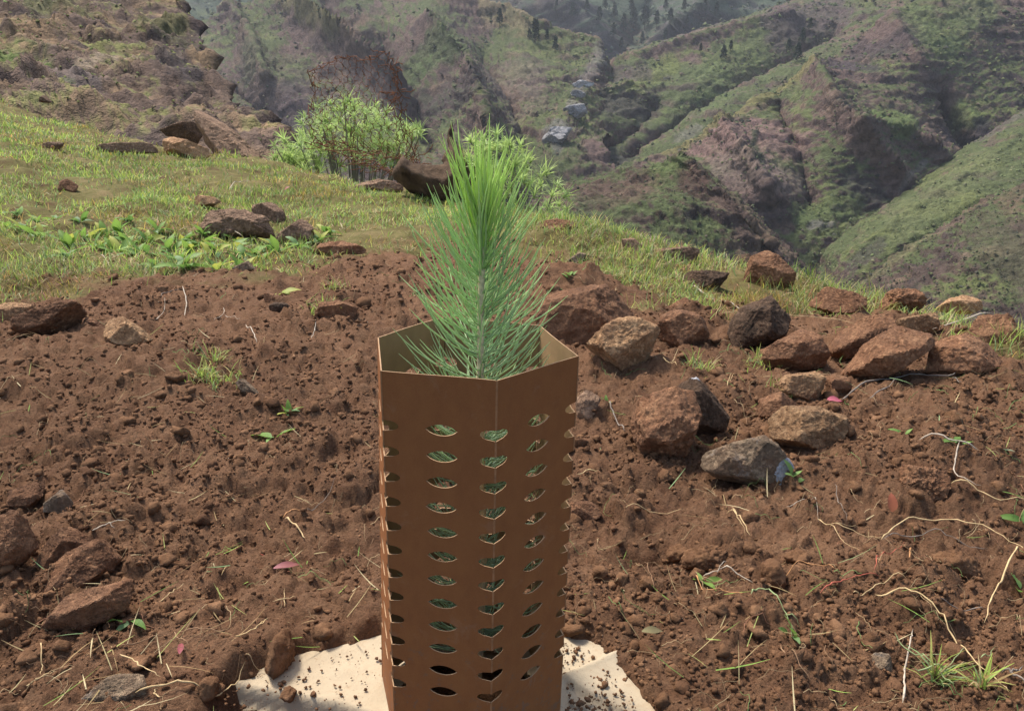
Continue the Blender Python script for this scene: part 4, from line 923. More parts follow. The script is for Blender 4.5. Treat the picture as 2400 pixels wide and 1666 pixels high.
c1 = np.where(isd[:, None], c0 * 1.15, c0 * np.array([1.35, 1.2, 1.0]))
ln = r.uniform(.022, .060, K) * (1 + .05 * gys) * (1 + .35 * (gxs > .9)) * np.where(isd, .9, 1.0) * (1 + .4 * fbm(xy(gxs, gys, 2.5), 2, 303))
V, F, C = blades(gxs, gys, gh(gxs, gys) - .004, ln, np.maximum(.0013, .00050 * gys) * r.uniform(.7, 1.3, K), np.where(isd, r.uniform(.5, 1.5, K), r.uniform(.05, .7, K)), r.uniform(0, 6.283, K), r.uniform(.1, 1.1, K), c0, c1)
link('grass', mesh_np('grass', V, F, [M['leafy']], True, {'col': C}), kind='stuff', label='short green and straw coloured grass covering the ledge')
# tufts of longer grass on the right-hand rim and at other marked spots
TUFTS = [(1390, 540, 60, .10), (1440, 560, 40, .09), (1350, 560, 30, .07), (1545, 610, 60, .08), (1620, 640, 60, .07), (1880, 690, 90, .08), (1800, 670, 60, .07), (1990, 705, 90, .08), (1700, 705, 90, .06), (2060, 700, 60, .08), (2230, 745, 50, .10), (2180, 720, 50, .07), (2380, 790, 60, .09), (2400, 830, 70, .08), (1640, 865, 50, .05), (1780, 850, 50, .05), (500, 850, 50, .05), (520, 890, 60, .05), (470, 880, 40, .05), (760, 735, 50, .05), (780, 680, 40, .06), (120, 640, 120, .07), (40, 660, 90, .06), (260, 630, 120, .06), (700, 560, 120, .07), (560, 560, 120, .07), (350, 560, 120, .07), (1480, 660, 90, .05), (1560, 690, 90, .05), (1950, 735, 60, .05), (2120, 735, 50, .05), (1840, 920, 60, .05), (2190, 1610, 22, .05), (2290, 1640, 18, .05)]
parts = []
for i, (a, c_, sp, ht) in enumerate(TUFTS):
    g = hit(a, c_); r = np.random.default_rng(400 + i); mpp = g[1] / FPX
    K = int(16 + sp * 1.1); x = g[0] + r.normal(size=K) * sp * .45 * mpp; y = g[1] + r.normal(size=K) * sp * .5 * mpp
    isd = r.random(K) < .22
    c0 = np.where(isd[:, None], SP[r.integers(0, 4, K)], GP[r.integers(1, 5, K)]) * r.uniform(.8, 1.3, (K, 1))
    parts.append(blades(x, y, gh(x, y) - .004, ht * r.uniform(.5, 1.25, K), np.maximum(.0013, .00036 * g[1]) * r.uniform(.8, 1.3, K), r.uniform(.05, .8, K), r.uniform(0, 6.283, K), r.uniform(.2, 1.3, K), c0, c0 * np.array([1.3, 1.2, 1.0])))
V, F, C = join(parts)
link('grass_tufts', mesh_np('grass_tufts', V, F, [M['leafy']], True, {'col': C}), kind='stuff', label='longer tufts of bright grass between the rocks')
# dry litter lying flat at the grass edge and on the soil
def litter_pred(x, y, r):
    m = turf_mask(x, y)
    return (r.random(len(x)) < .12 * sstep(.0, .5, fbm(xy(x, y, 4.0), 2, 341)) + .02 + .9 * np.exp(-((m - .5) / .25) ** 2)) & (poly_sd(x, y, MATP) > .0)
x, y = scatter(9000, litter_pred, 220, .62, 6.0); K = len(x); r = np.random.default_rng(221)
gr = r.random(K) < .35
c0 = np.where(gr[:, None], GP[r.integers(0, 5, K)], SP[r.integers(0, 4, K)]) * r.uniform(.7, 1.2, (K, 1))
V, F, C = blades(x, y, gh(x, y) + .004, r.uniform(.02, .075, K), np.maximum(.0008, .00034 * y) * r.uniform(.7, 1.3, K), r.uniform(1.0, 1.6, K), r.uniform(0, 6.283, K), r.uniform(-.5, .5, K), c0, c0 * 1.1, 3)
link('dry_litter', mesh_np('dry_litter', V, F, [M['straw']], True, {'col': C}), kind='stuff', label='dry grass clippings strewn on soil and turf edge')
# fine rootlets: thin wandering threads
def thread(x, y, ln, rad, r, lift=.006, seg=9, n=3):
    az = r.uniform(0, 6.283) + np.cumsum(r.normal(size=seg + 1) * .38)
    px_ = x + np.concatenate([[0], np.cumsum(np.cos(az[1:]))]) * ln / seg; py_ = y + np.concatenate([[0], np.cumsum(np.sin(az[1:]))]) * ln / seg
    return px_, py_, lift + np.abs(np.sin(np.linspace(0, 3.1, seg + 1) * r.uniform(.5, 2))) * ln * r.uniform(0, .22)
x, y = scatter(1700, lambda x, y, r: (r.random(len(x)) > turf_mask(x, y)) & (poly_sd(x, y, MATP) > .0) & (np.hypot(x - HC[0], y - HC[1]) > .2) & (r.random(len(x)) < .45 + .5 * sstep(0, .4, x)), 230, .62, 3.6)
r = np.random.default_rng(231); TH_ = []; xs_, ys_, lf = [], [], []
for a, c_ in zip(x, y):
    q = thread(a, c_, r.uniform(.02, .075) * (1 + .3 * (c_ > 1.5)), 0, r); xs_.append(q[0]); ys_.append(q[1]); lf.append(q[2])
xs_, ys_, lf = map(np.array, (xs_, ys_, lf)); zz = gh(xs_.ravel(), ys_.ravel()).reshape(xs_.shape)
zz = np.maximum(zz, zz.mean(1, keepdims=True) - .01)
parts = []
for i in range(len(xs_)):
    P = np.stack([xs_[i], ys_[i], zz[i] + lf[i]], 1)
    V, F = tube(P, np.linspace(1, .45, len(P)) * r.uniform(.0004, .0008) * max(1, .75 * y[i]), 3)
    k = r.random(); c_ = np.array([.36, .25, .13]) if k < .55 else np.array([.20, .115, .06]) if k < .78 else np.array([.17, .25, .08]) if k < .95 else np.array([.34, .16, .09])
    parts.append((V, F, np.tile(c_ * r.uniform(.7, 1.25), (len(V), 1))))
V, F, C = join(parts)
link('rootlets', mesh_np('rootlets', V, F, [M['straw']], True, {'col': C}), kind='stuff', label='fine pale rootlets and stems strewn through the tilled soil')

# ------------------------------------------------------------------ single twigs and stems
def twig(crop, lines, mat, label, rad=.0020, lift=.006, arch=.0, cat='twig', name='twig', group=None):
    parts = []; c0 = None
    for li, ln in enumerate(lines):
        p = pxs(crop, ln)
        G = np.array([hit(a, c_) for a, c_ in p])
        s = np.concatenate([[0], np.cumsum(np.linalg.norm(np.diff(G, axis=0), axis=1))]); n = max(8, int(4 * len(G)))
        t = np.linspace(0, s[-1], n); P = np.stack([np.interp(t, s, G[:, k]) for k in range(3)], 1)
        P[1:-1] = (P[:-2] + 2 * P[1:-1] + P[2:]) / 4
        P[:, 2] = np.maximum(gh(P[:, 0], P[:, 1]), P[:, 2] - .01) + lift + arch * np.sin(np.linspace(.15, 2.9, n)) * s[-1]
        P[1:-1, 2] = (P[:-2, 2] + 2 * P[1:-1, 2] + P[2:, 2]) / 4
        r = np.random.default_rng(len(label) + li * 7 + int(p[0, 0]))
        P = P + r.normal(size=P.shape) * .0007
        rd = rad * .72 * max(1.0, .40 * P[:, 1].mean()) * (1 if li == 0 else .75)
        parts.append(tube(P, np.linspace(1.1, .55, n) * rd * (1 + .18 * r.normal(size=n)) * np.where((np.arange(n) == 0) | (np.arange(n) == n - 1), .15, 1), 6))
        if c0 is None: c0 = P[0].copy()
    V, F, _ = join(parts)
    o = link(name, mesh_np(name, V - c0, F, [M[mat]], True), label=label, category=cat, group=group); o.location = c0
    return o
PB, ST, RB, GT, SR, SO, SG = 'bark_pale', 'straw_stem', 'root_brown', 'twig_grey', 'stem_red', 'stem_orange', 'stem_green'
twig('8', [[(668, 243), (700, 258), (740, 285), (850, 330), (940, 365)], [(690, 243), (740, 215), (798, 184)], [(690, 243), (755, 236)]], PB, 'thick pale forked stick lying in grass on the rim', .0042)
twig('8', [[(830, 470), (960, 475), (1100, 475), (1300, 490), (1500, 520)], [(805, 488), (830, 440), (860, 398)]], ST, 'long thin straw stretched across the slate faced rock', .0016, .05, .06, 'straw', 'straw_stem')
twig('8', [[(1420, 815), (1480, 760), (1600, 710), (1750, 685), (1950, 712), (1975, 690), (2015, 635)], [(1950, 712), (1992, 740)]], GT, 'long grey branch with an upturned white end below the broad brown rock', .0030, .012)
twig('8', [[(1550, 820), (1620, 770), (1690, 720)]], GT, 'short grey twig crossing the long grey branch', .0024, .01)
twig('8', [[(1845, 520), (1940, 465), (2050, 425), (2142, 385)], [(2050, 455), (2190, 462)]], PB, 'pale branch resting over the rocks near the right edge', .0018, .05)
twig('8', [[(300, 820), (340, 900), (375, 972)]], GT, 'dark grey stick standing in soil right of the tube', .0030, .012)
twig('8', [[(1785, 1045), (1950, 1100), (2062, 1130)], [(1962, 1110), (1942, 1200), (2000, 1260), (2072, 1296)]], PB, 'grey white forked stick above the lumpy soil mound', .0026, .012)
twig('8', [[(865, 770), (880, 720), (890, 680)], [(880, 730), (910, 705)]], ST, 'small upright straw between the standing rocks', .0014, .012, 0, 'straw', 'straw_stem')
twig('8', [[(550, 745), (590, 770), (615, 795)], [(590, 760), (625, 730)]], ST, 'short straw lying on top of the big standing rock', .0014, .09, 0, 'straw', 'straw_stem')
twig('8', [[(850, 870), (870, 930), (905, 952)], [(960, 880), (965, 940)]], RB, 'reddish root beside the streaked grey boulder', .0015, .015, 0, 'root', 'root')
twig('R', [[(1690, 1330), (1697, 1240), (1705, 1170), (1722, 1060), (1750, 938)]], PB, 'straight pale stick pointing up at the bottom right', .0019, .010)
twig('R', [[(1560, 790), (1700, 820), (1800, 862), (1870, 920), (1940, 1010), (2000, 1090), (2100, 1200), (2200, 1325)]], ST, 'very long curved straw running to the bottom right corner', .0016, .012, .02, 'straw', 'straw_stem')
twig('R', [[(1590, 530), (1650, 455), (1760, 420), (1900, 428), (2080, 490), (2250, 595), (2310, 640)]], ST, 'arching straw above the broad dark clod at right', .0017, .014, .05, 'straw', 'straw_stem')
twig('R', [[(2252, 595), (2180, 720), (2110, 840), (2095, 912)]], ST, 'straw stalk bent down to the left at the right edge', .0019, .014, .02, 'straw', 'straw_stem')
twig('R', [[(1910, 258), (2050, 310), (2150, 365), (2320, 380)]], ST, 'straw stalk running right from the lumpy soil mound', .0017, .014, .02, 'straw', 'straw_stem')
twig('R', [[(1600, 500), (1720, 480), (1850, 485), (2000, 545), (2110, 560)]], GT, 'thin grey twig under the arching straw', .0014, .012, .03)
twig('R', [[(1285, 800), (1400, 730), (1500, 700), (1582, 720)]], SR, 'reddish curved stem with a leafy end in the middle right soil', .0014, .010, .04, 'stem', 'plant_stem')
twig('R', [[(1445, 810), (1550, 750), (1640, 745), (1702, 760)]], ST, 'short arched straw right of the reddish stem', .0013, .010, .05, 'straw', 'straw_stem')
twig('R', [[(832, 436), (900, 510), (942, 562)], [(848, 480), (920, 555)]], ST, 'pair of straws leaning over the big dark round clod', .0016, .035, .03, 'straw', 'straw_stem')
twig('R', [[(722, 690), (780, 672), (830, 682), (965, 716)], [(790, 690), (835, 630)]], PB, 'white forked twig in front of the big dark round clod', .0018, .010)
twig('R', [[(1110, 695), (1200, 655), (1300, 670), (1352, 716)]], SO, 'orange stem arched beside the upright dark clod', .0012, .010, .05, 'stem', 'plant_stem')
twig('R', [[(318, 374), (450, 350), (640, 324)]], ST, 'thin straw lying level right of the tube', .0012, .008, .01, 'straw', 'straw_stem')
twig('R', [[(1865, 836), (1980, 838), (2105, 831)]], GT, 'level grey twig at the right below the bent stalk', .0013, .010)
twig('R', [[(1368, 250), (1380, 340), (1422, 425)]], GT, 'slim upright twig in the middle right soil', .0011, .012)
twig('R', [[(1130, 355), (1242, 322)], [(1242, 312), (1288, 412)]], PB, 'pale twig bent at a right angle', .0012, .012)
twig('R', [[(2168, 1190), (2230, 1240), (2310, 1305)], [(2200, 1222), (2260, 1218)]], GT, 'grey forked twig in the bottom right corner', .0022, .010)
twig('R', [[(650, 735), (730, 822), (820, 850), (905, 882)]], SO, 'orange rootlet running down right of a small green leaf', .0012, .008, .02, 'root', 'root')
twig('R', [[(1088, 1090), (1150, 1190), (1232, 1262)]], RB, 'brown root low down right of the mat', .0014, .008, .01, 'root', 'root')
twig('R', [[(445, 648), (452, 690), (440, 722), (482, 822)], [(440, 722), (405, 690)]], RB, 'wandering root left of the small green leaves', .0010, .008, .01, 'root', 'root')
twig('R', [[(100, 240), (215, 180)], [(150, 190), (210, 207)]], ST, 'crossed straws beside the right crease of the tube', .0015, .010, 0, 'straw', 'straw_stem')
twig('R', [[(940, 900), (960, 850), (1010, 850), (1110, 930), (1150, 980), (1140, 1060)], [(1110, 930), (1195, 965)]], SG, 'green stem hooked over the root curled clod', .0015, .012, .03, 'stem', 'plant_stem')
twig('R', [[(1640, 1030), (1720, 1080), (1790, 1150), (1860, 1190)], [(1740, 1200), (1860, 1190), (1990, 1190)], [(1880, 1160), (1990, 1100)], [(1860, 1190), (1930, 1290)], [(2060, 1150), (2130, 1100)]], SG, 'sprawling green weed stems at the bottom right', .0016, .018, .04, 'stem', 'plant_stem')
twig('R', [[(1280, 400), (1380, 460), (1500, 490), (1600, 500)], [(1360, 455), (1490, 415)], [(1340, 440), (1420, 520), (1490, 550)]], ST, 'tangle of thin straws in the middle right soil', .0011, .012, .03, 'straw', 'straw_stem')
twig('R', [[(1550, 700), (1565, 620), (1640, 580), (1700, 540)]], SR, 'red stem curling up under the arching straw', .0012, .012, .03, 'stem', 'plant_stem')
twig('R', [[(1715, 560), (1720, 610), (1715, 665)]], SO, 'short orange stem hanging below the arching straw', .0026, .010, 0, 'stem', 'plant_stem')
twig('5', [[(1608, 490), (1670, 470), (1735, 453)]], SO, 'short orange stem lying left of the tube', .0022, .008, 0, 'stem', 'plant_stem')
twig('5', [[(1620, 500), (1680, 560), (1735, 622)]], ST, 'yellow stem forming a hook with the orange stem', .0022, .008, 0, 'straw', 'straw_stem')
twig('5', [[(1738, 492), (1830, 400), (1905, 322)]], GT, 'slim grey twig pointing up right beside the tube', .0012, .008, .01)
twig('5', [[(550, 695), (630, 632), (740, 652)], [(640, 640), (672, 668)]], PB, 'white forked twig lying over the brown rock at left', .0014, .045)
twig('5', [[(775, 1505), (900, 1480), (1060, 1443), (1230, 1462), (1320, 1400), (1395, 1335)], [(900, 1480), (880, 1510), (930, 1540)]], ST, 'long straw curving along the bottom left of the mat', .0017, .010, .01, 'straw', 'straw_stem')
twig('5', [[(690, 1325), (760, 1350), (830, 1400), (925, 1472)]], ST, 'straw draped over the dark grey angular stone', .0014, .025, .01, 'straw', 'straw_stem')
twig('5', [[(685, 1232), (800, 1190), (935, 1138)]], RB, 'thin root sloping up to the right at lower left', .0013, .008, .01, 'root', 'root')
twig('5', [[(1348, 1266), (1450, 1210), (1535, 1148)], [(1450, 1210), (1510, 1160)]], ST, 'straws pointing at the egg shaped clod', .0015, .012, .01, 'straw', 'straw_stem')
twig('5', [[(908, 952), (980, 905), (1052, 868)]], ST, 'short straight straw in the soil at left', .0012, .008, 0, 'straw', 'straw_stem')
twig('5', [[(1000, 1138), (1010, 1180), (1050, 1215), (1082, 1242)], [(1010, 1150), (1090, 1140), (1220, 1160), (1300, 1190)]], RB, 'branching root left of the egg shaped clod', .0014, .010, .02, 'root', 'root')
twig('5', [[(148, 1420), (240, 1380), (322, 1338)]], ST, 'straw left of the dark grey angular stone', .0013, .008, 0, 'straw', 'straw_stem')
twig('5', [[(1558, 1042), (1690, 1020)], [(1625, 1060), (1622, 970)]], ST, 'small crossed straws above the egg shaped clod', .0011, .008, 0, 'straw', 'straw_stem')
twig('5', [[(245, 1235), (250, 1300), (240, 1385)]], ST, 'upright straw at lower left', .0012, .012, 0, 'straw', 'straw_stem')
twig('5', [[(1480, 740), (1580, 735), (1650, 722)]], SR, 'thin red stem beside a pink leaf', .0010, .008, 0, 'stem', 'plant_stem')
twig('4', [[(1090, 620), (1112, 680), (1098, 752)]], PB, 'short chalk white root at the top of the tilled soil', .0026, .012, 0, 'root', 'root')
twig('4', [[(930, 790), (985, 722), (985, 680)], [(965, 660), (965, 640)]], PB, 'bent white root left of the chalk white root', .0016, .012, 0, 'root', 'root')
twig('4', [[(1330, 690), (1332, 730), (1270, 782)], [(1335, 740), (1390, 775), (1430, 812)]], PB, 'forked pale root in the middle of the soil', .0016, .012, 0, 'root', 'root')
twig('4', [[(1460, 818), (1500, 870), (1530, 932)]], PB, 'thick pale root pointing down right', .0026, .012, 0, 'root', 'root')
twig('4', [[(1882, 840), (1868, 880), (1853, 932)]], PB, 'short white root near the left rim of the tube', .0020, .012, 0, 'root', 'root')
twig('4', [[(960, 665), (1080, 630)]], GT, 'dark twig touching the chalk white root', .0016, .012)
twig('4', [[(1280, 180), (1350, 240), (1440, 305)]], PB, 'pale stick lying before the broad grey brown rock', .0022, .05)
twig('4', [[(1380, 215), (1450, 130), (1520, 150)]], PB, 'thin forked twig on top of the broad grey brown rock', .0016, .22)
twig('4', [[(600, 395), (640, 430), (665, 475)]], PB, 'pale straw hanging over the grass edge at left', .0016, .02)
twig('1', [[(180, 640), (230, 560), (280, 430), (312, 260)], [(230, 560), (170, 540)], [(280, 500), (380, 700), (450, 780)]], ST, 'tall dry stalk standing at the far left rim', .0012, .0, 0, 'straw', 'straw_stem')

# ------------------------------------------------------------------ leaves and weeds
def leaf_mesh(name, ln, wd, curl, c0, c1, fold=.25, seg=6, sway=0.0):
    t = np.linspace(0, 1, seg + 1)
    w_ = wd * np.sin(np.pi * np.clip(t, .02, .98) ** .8) ** .8 * .5; w_[0] = wd * .08; w_[-1] = wd * .02
    ang = curl * t; ds = ln / seg
    fx = np.concatenate([[0], np.cumsum(np.cos((ang[1:] + ang[:-1]) / 2) * ds)]); fz = -np.concatenate([[0], np.cumsum(np.sin((ang[1:] + ang[:-1]) / 2) * ds)])
    V = []
    for k in range(seg + 1):
        sy = sway * t[k] ** 2 * ln; rip = .06 * wd * math.sin(9 * t[k])
        V += [(fx[k], sy - w_[k], fz[k] + w_[k] * fold + rip), (fx[k], sy, fz[k]), (fx[k], sy + w_[k], fz[k] + w_[k] * fold - rip)]
    F = []
    for k in range(seg):
        a = 3 * k; F += [(a, a + 3, a + 4, a + 1), (a + 1, a + 4, a + 5, a + 2)]
    tt = np.repeat(t, 3)[:, None]; C = np.array(c0) * (1 - tt) + np.array(c1) * tt
    C[1::3] *= 1.18
    return mesh_np(name, np.array(V), np.array(F), [M['leafy']], True, {'col': C})
LEAFV = [leaf_mesh('leaf', .085, .030, .9, (.10, .19, .04), (.16, .27, .055)), leaf_mesh('leaf', .095, .034, .5, (.14, .24, .045), (.22, .34, .065), .3, sway=.1), leaf_mesh('leaf', .075, .028, 1.2, (.12, .20, .07), (.18, .28, .10), .2, sway=-.12),
         leaf_mesh('leaf', .088, .032, .7, (.28, .34, .06), (.42, .40, .08)), leaf_mesh('leaf', .07, .026, .3, (.16, .26, .07), (.24, .36, .095), .35, sway=.15)]
def weed(px_, py_, n, size, label, group=None, seed=0, name='broadleaf_weed', spread=(15, 70), kinds=(0, 1, 2, 3, 4, 0, 1)):
    g = hit(px_, py_); r = np.random.default_rng(900 + seed)
    o = link(name, None, label=label, category='weed', group=group); o.location = (g[0], g[1], float(gh(np.array([g[0]]), np.array([g[1]]))[0]) - .004)
    for k in range(n):
        c_ = link('leaf', LEAFV[kinds[r.integers(0, len(kinds))]], o)
        c_.rotation_euler = (r.normal() * .35, -math.radians(r.uniform(*spread)), k * 6.283 / n + r.normal() * .4)
        c_.location = (r.normal() * .012 * size, r.normal() * .012 * size, r.uniform(0, .012)); c_.scale = [size * r.uniform(.7, 1.2)] * 3
    return o
WL = 'low weed with broad green leaves in the band along the turf edge'
WG = 'broad leaved weeds along the turf edge'
for i, (a, c_) in enumerate([(40, 500), (90, 512), (130, 520), (15, 530), (100, 560), (165, 575), (160, 605), (200, 560), (230, 580), (250, 560), (275, 590), (300, 575), (340, 570), (330, 600), (370, 560), (395, 580), (430, 565), (415, 610), (450, 590), (470, 580), (500, 600), (540, 575), (570, 600), (480, 560), (600, 590), (620, 610), (640, 585), (660, 600), (700, 590), (690, 565), (770, 550), (750, 575), (520, 540), (350, 620), (560, 560), (280, 555), (190, 530), (60, 545), (435, 630), (300, 540)]):
    weed(a, c_, 7, 1.12 if c_ > 540 else .95, WL, WG, i)
weed(500, 632, 6, 1.15, 'large leaved yellowish weed at the front of the turf edge', None, 60, kinds=(3, 1, 3, 4))
weed(565, 630, 5, 1.1, 'upright weed right of the yellowish weed at the soil edge', None, 61, spread=(40, 85))
weed(665, 690, 3, .8, 'green and yellow leaf sprig beside the dark stone shape standing in for a hole in the soil', None, 62, kinds=(3, 1))
weed(640, 1035, 3, .72, 'bright green leaf lying on the bare soil left of the tube', None, 63, spread=(-5, 30), kinds=(1, 4))
weed(675, 985, 7, .36, 'tiny leafy seedling weed above the bright green leaf', None, 64, spread=(30, 80))
weed(1415, 945, 6, .40, 'small green sprig right of the tube below the stones', None, 65, spread=(20, 80))
weed(1860, 1135, 5, .50, 'uprooted green sprig in front of the chalk white stone end', None, 66, spread=(20, 80), kinds=(0, 2, 4))
weed(1640, 1400, 4, .34, 'small bright green leaves right of the tube', None, 67, spread=(0, 40), kinds=(1, 4))
weed(2390, 1250, 4, .55, 'grey green leaf tuft at the right edge', None, 68, kinds=(2, 0))
weed(2395, 1395, 3, .45, 'bright green leaf tip at the lower right edge', None, 69, kinds=(1, 4))
weed(1850, 1530, 5, .36, 'green weed shoot at the end of the hooked green stem', None, 70, spread=(0, 70))
weed(2240, 1070, 5, .36, 'small green shoot beside the grey white forked stick', None, 71, spread=(10, 60))
weed(2120, 1030, 4, .34, 'tiny green shoot above the soil mound at right', None, 72, spread=(10, 70))
weed(305, 1475, 3, .32, 'pair of dark green leaves in the soil at lower left', None, 73, spread=(0, 30), kinds=(0, 2))
weed(1600, 600, 7, .55, 'leafy green weed among the rim rocks', None, 74, spread=(20, 80))
weed(1480, 640, 8, .40, 'clover like weed in the grass right of the seedling', None, 75, spread=(10, 70))
weed(1330, 650, 6, .6, 'pale green rosette beside the large reddish boulder', None, 76, spread=(5, 50), kinds=(4, 1))
def fallen(px_, py_, ln, wd, c0, c1, label, az=0., tilt=.1, name='fallen_leaf', curl=.6, lift=.006):
    g = hit(px_, py_)
    o = link(name, leaf_mesh(name, ln, wd, curl, c0, c1), label=label, category='leaf'); o.location = (g[0], g[1], float(gh(np.array([g[0]]), np.array([g[1]]))[0]) + lift + ln * math.sin(max(0, curl * .4)))
    o.rotation_euler = (.3, -tilt, az)
fallen(645, 1378, .045, .013, (.42, .17, .17), (.30, .10, .08), 'pink withered leaf lying on the soil left of the tube', .5)
fallen(1935, 958, .055, .022, (.58, .16, .20), (.45, .10, .14), 'bright pink petal on the soil below the broad brown rock', .3)
fallen(2085, 1225, .038, .02, (.36, .13, .06), (.30, .09, .05), 'rust red leaf standing by the soil mound at right', 1.2, 1.0)
fallen(345, 352, .09, .05, (.55, .06, .05), (.45, .05, .04), 'red leaf in the turf near the far rim', .2, .9)
fallen(425, 1568, .03, .008, (.40, .11, .12), (.32, .09, .09), 'small red leaf left of the mat', 1.8)
fallen(1500, 1528, .035, .012, (.28, .24, .11), (.20, .16, .08), 'dry olive leaf on soil at the right of the mat', .2)
fallen(670, 490, .05, .025, (.34, .12, .07), (.30, .10, .06), 'rusty leaf on the paler block in the grass', .6, .8, lift=.12)
fallen(2370, 1095, .04, .014, (.20, .26, .16), (.16, .2, .12), 'grey green leaf on soil by the right edge', 2.6)

# ------------------------------------------------------------------ shrubs behind the rim
def tuft_mesh(seed):
    r = np.random.default_rng(seed); parts = []
    n = 24
    az = r.uniform(0, 6.283, n); lean = r.uniform(.15, 1.65, n); z = np.zeros(n)
    c0 = np.tile([.36, .47, .17], (n, 1)) * r.uniform(.75, 1.25, (n, 1)); c1 = c0 * np.array([1.25, 1.2, 1.0])
    return blades(z, z, z + r.uniform(-.03, .02, n), r.uniform(.10, .19, n), r.uniform(.0045, .0075, n), lean, az, r.uniform(.1, .8, n), c0, c1, 3)
TM = []
for s_ in range(5):
    V, F, C = tuft_mesh(s_ + 50); TM.append(mesh_np('leaf_tuft', V, F, [M['leafy']], True, {'col': C}))
def shrub(base, blobs, dist, label, seed, n, sc=1.0):
    r = np.random.default_rng(seed)
    B = at(np.array(float(base[0])), np.array(float(base[1])), np.array(dist)); B[2] = min(B[2], gh_base(B[:1], B[1:2])[0] + .02)
    o = link('shrub', None, label=label, category='shrub'); o.location = B
    w_ = np.array([b_[2] * b_[3] for b_ in blobs], float); w_ /= w_.sum()
    for k in range(n):
        b_ = blobs[r.choice(len(blobs), p=w_)]
        a = r.uniform(0, 6.283); q = math.sqrt(r.random()) ; 
        P = at(np.array(b_[0] + b_[2] * q * math.cos(a)), np.array(b_[1] + b_[3] * q * math.sin(a)), np.array(dist + r.normal() * .28 * sc))
        L = P - B
        c_ = link('leaf_tuft', TM[r.integers(0, 5)], o); c_.location = L; c_.rotation_euler = (r.normal() * .35 + L[1] * .2, r.normal() * .35 + .4 * L[0] / (abs(L[2]) + .3), r.uniform(0, 6.28)); c_.scale = [sc * r.uniform(.75, 1.25)] * 3
        if k % 3 == 0:
            t = np.linspace(0, 1, 7)[:, None]
            path = np.array([L[0] * .15, L[1] * .15, -.05]) * (1 - t) + L * t; path[:, :2] *= (t ** .7 * .6 + .4); path[-1] = L
            V, F = tube(path, np.linspace(.014, .007, 7) * sc, 5); link('stem', mesh_np('stem', V, F, [M['shrub_stem']]), o)
    return o
shrub((830, 440), [(770, 300, 75, 55), (850, 310, 110, 60), (700, 350, 60, 40), (930, 320, 60, 45), (820, 370, 140, 35), (720, 395, 60, 30), (660, 390, 30, 30), (860, 255, 30, 22), (790, 255, 45, 22)], 10.2, 'feathery bright green shrub behind the rusty wire netting', 31, 195, 1.0)
shrub((1240, 520), [(1110, 360, 60, 30), (1180, 380, 70, 50), (1230, 440, 70, 50), (1290, 470, 55, 40), (1320, 490, 35, 25), (1150, 330, 50, 15)], 6.6, 'feathery bright green shrub on the rim behind the seedling', 32, 74, .8)

# ------------------------------------------------------------------ rusty wire netting
def wire_net():
    TL, TR, BR, BL = [np.array(q, float) for q in ((722, 165), (908, 128), (985, 380), (738, 335))]
    D0 = 8.9
    def surf(s, t):                         # s left to right, t top to bottom
        p = (TL * (1 - s) + TR * s) * (1 - t) + (BL * (1 - s) + BR * s) * t
        p = p + np.array([10 * math.sin(7 * t) - 8 * s, -18 * math.sin(3.1 * s) * (1 - t) * .4 + 12 * math.sin(9 * s + 1) * (.6 - t * .5)])
        d = D0 + .55 * math.sin(math.pi * s) + .12 * math.sin(5 * t + 3 * s)
        return at(np.array(p[0]), np.array(p[1]), np.array(d))
    parts = []; r = np.random.default_rng(77)
    def seg(a, c_, rad):
        P = np.linspace(0, 1, 4)[:, None]; P = a * (1 - P) + c_ * P; P[1:-1] += r.normal(size=(2, 3)) * .011
        parts.append(tube(P, np.full(4, rad), 4))
    nx, ny = 11, 13
    def node(i, j, o=0.):                   # honeycomb nodes
        return surf(np.clip((i + .5 * (j % 2)) / nx, 0, 1.02), np.clip(j / ny + o, -.02, 1.02))
    for j in range(ny + 1):
        for i in range(nx):
            a = node(i, j, .018); b_ = node(i, j, -.018)
            seg(b_, a, .0040)               # twisted vertical
            if j < ny:
                if j % 2 == 0: seg(a, node(i, j + 1, -.018), .0026); seg(a, node(i - 1, j + 1, -.018) if i > 0 else node(0, j + 1, -.018), .0026)
                else: seg(a, node(i, j + 1, -.018), .0026); seg(a, node(i + 1, j + 1, -.018), .0026)
    for (s0, t0, s1, t1) in ((0, 0, 1, 0), (1, 0, 1, 1), (0, 1, 1, 1), (0, 0, 0, 1)):
        for k in range(2):
            q = [surf(s0 + (s1 - s0) * u_, t0 + (t1 - t0) * u_) + r.normal(size=3) * .02 for u_ in np.linspace(0, 1, 22)]
            parts.append(tube(np.array(q), np.full(22, .0042), 4))
    # the rolled edges: short loops of wire gathered along the right and lower margins
    for k in range(150):
        if k % 2: s, t = r.normal() * .03 + 1.0, r.uniform(0, 1.0)
        else: s, t = r.uniform(.0, 1.15), 1.0 + r.normal() * .04
        a = surf(s, t) + r.normal(size=3) * .03; c_ = a + r.normal(size=3) * .07; seg(a, c_, .0040)
    # the trailing piece that lies down to the flat rock
    for k in range(110):
        u_ = r.random(); P0 = np.array([738, 335]) * (1 - u_) + np.array([960, 425]) * u_ + r.normal(size=2) * np.array([16, 7])
        a = at(np.array(P0[0]), np.array(P0[1]), np.array(8.6 + r.normal() * .1)); seg(a, a + r.normal(size=3) * np.array([.1, .06, .05]), .0040)
    V, F, _ = join(parts); c0 = at(np.array(850.0), np.array(425.0), np.array(8.7))
    o = link('wire_netting', mesh_np('wire_netting', V - c0, F, [M['rust']], True), label='curled sheet of rusty hexagonal wire netting on the rim', category='wire netting'); o.location = c0
wire_net()

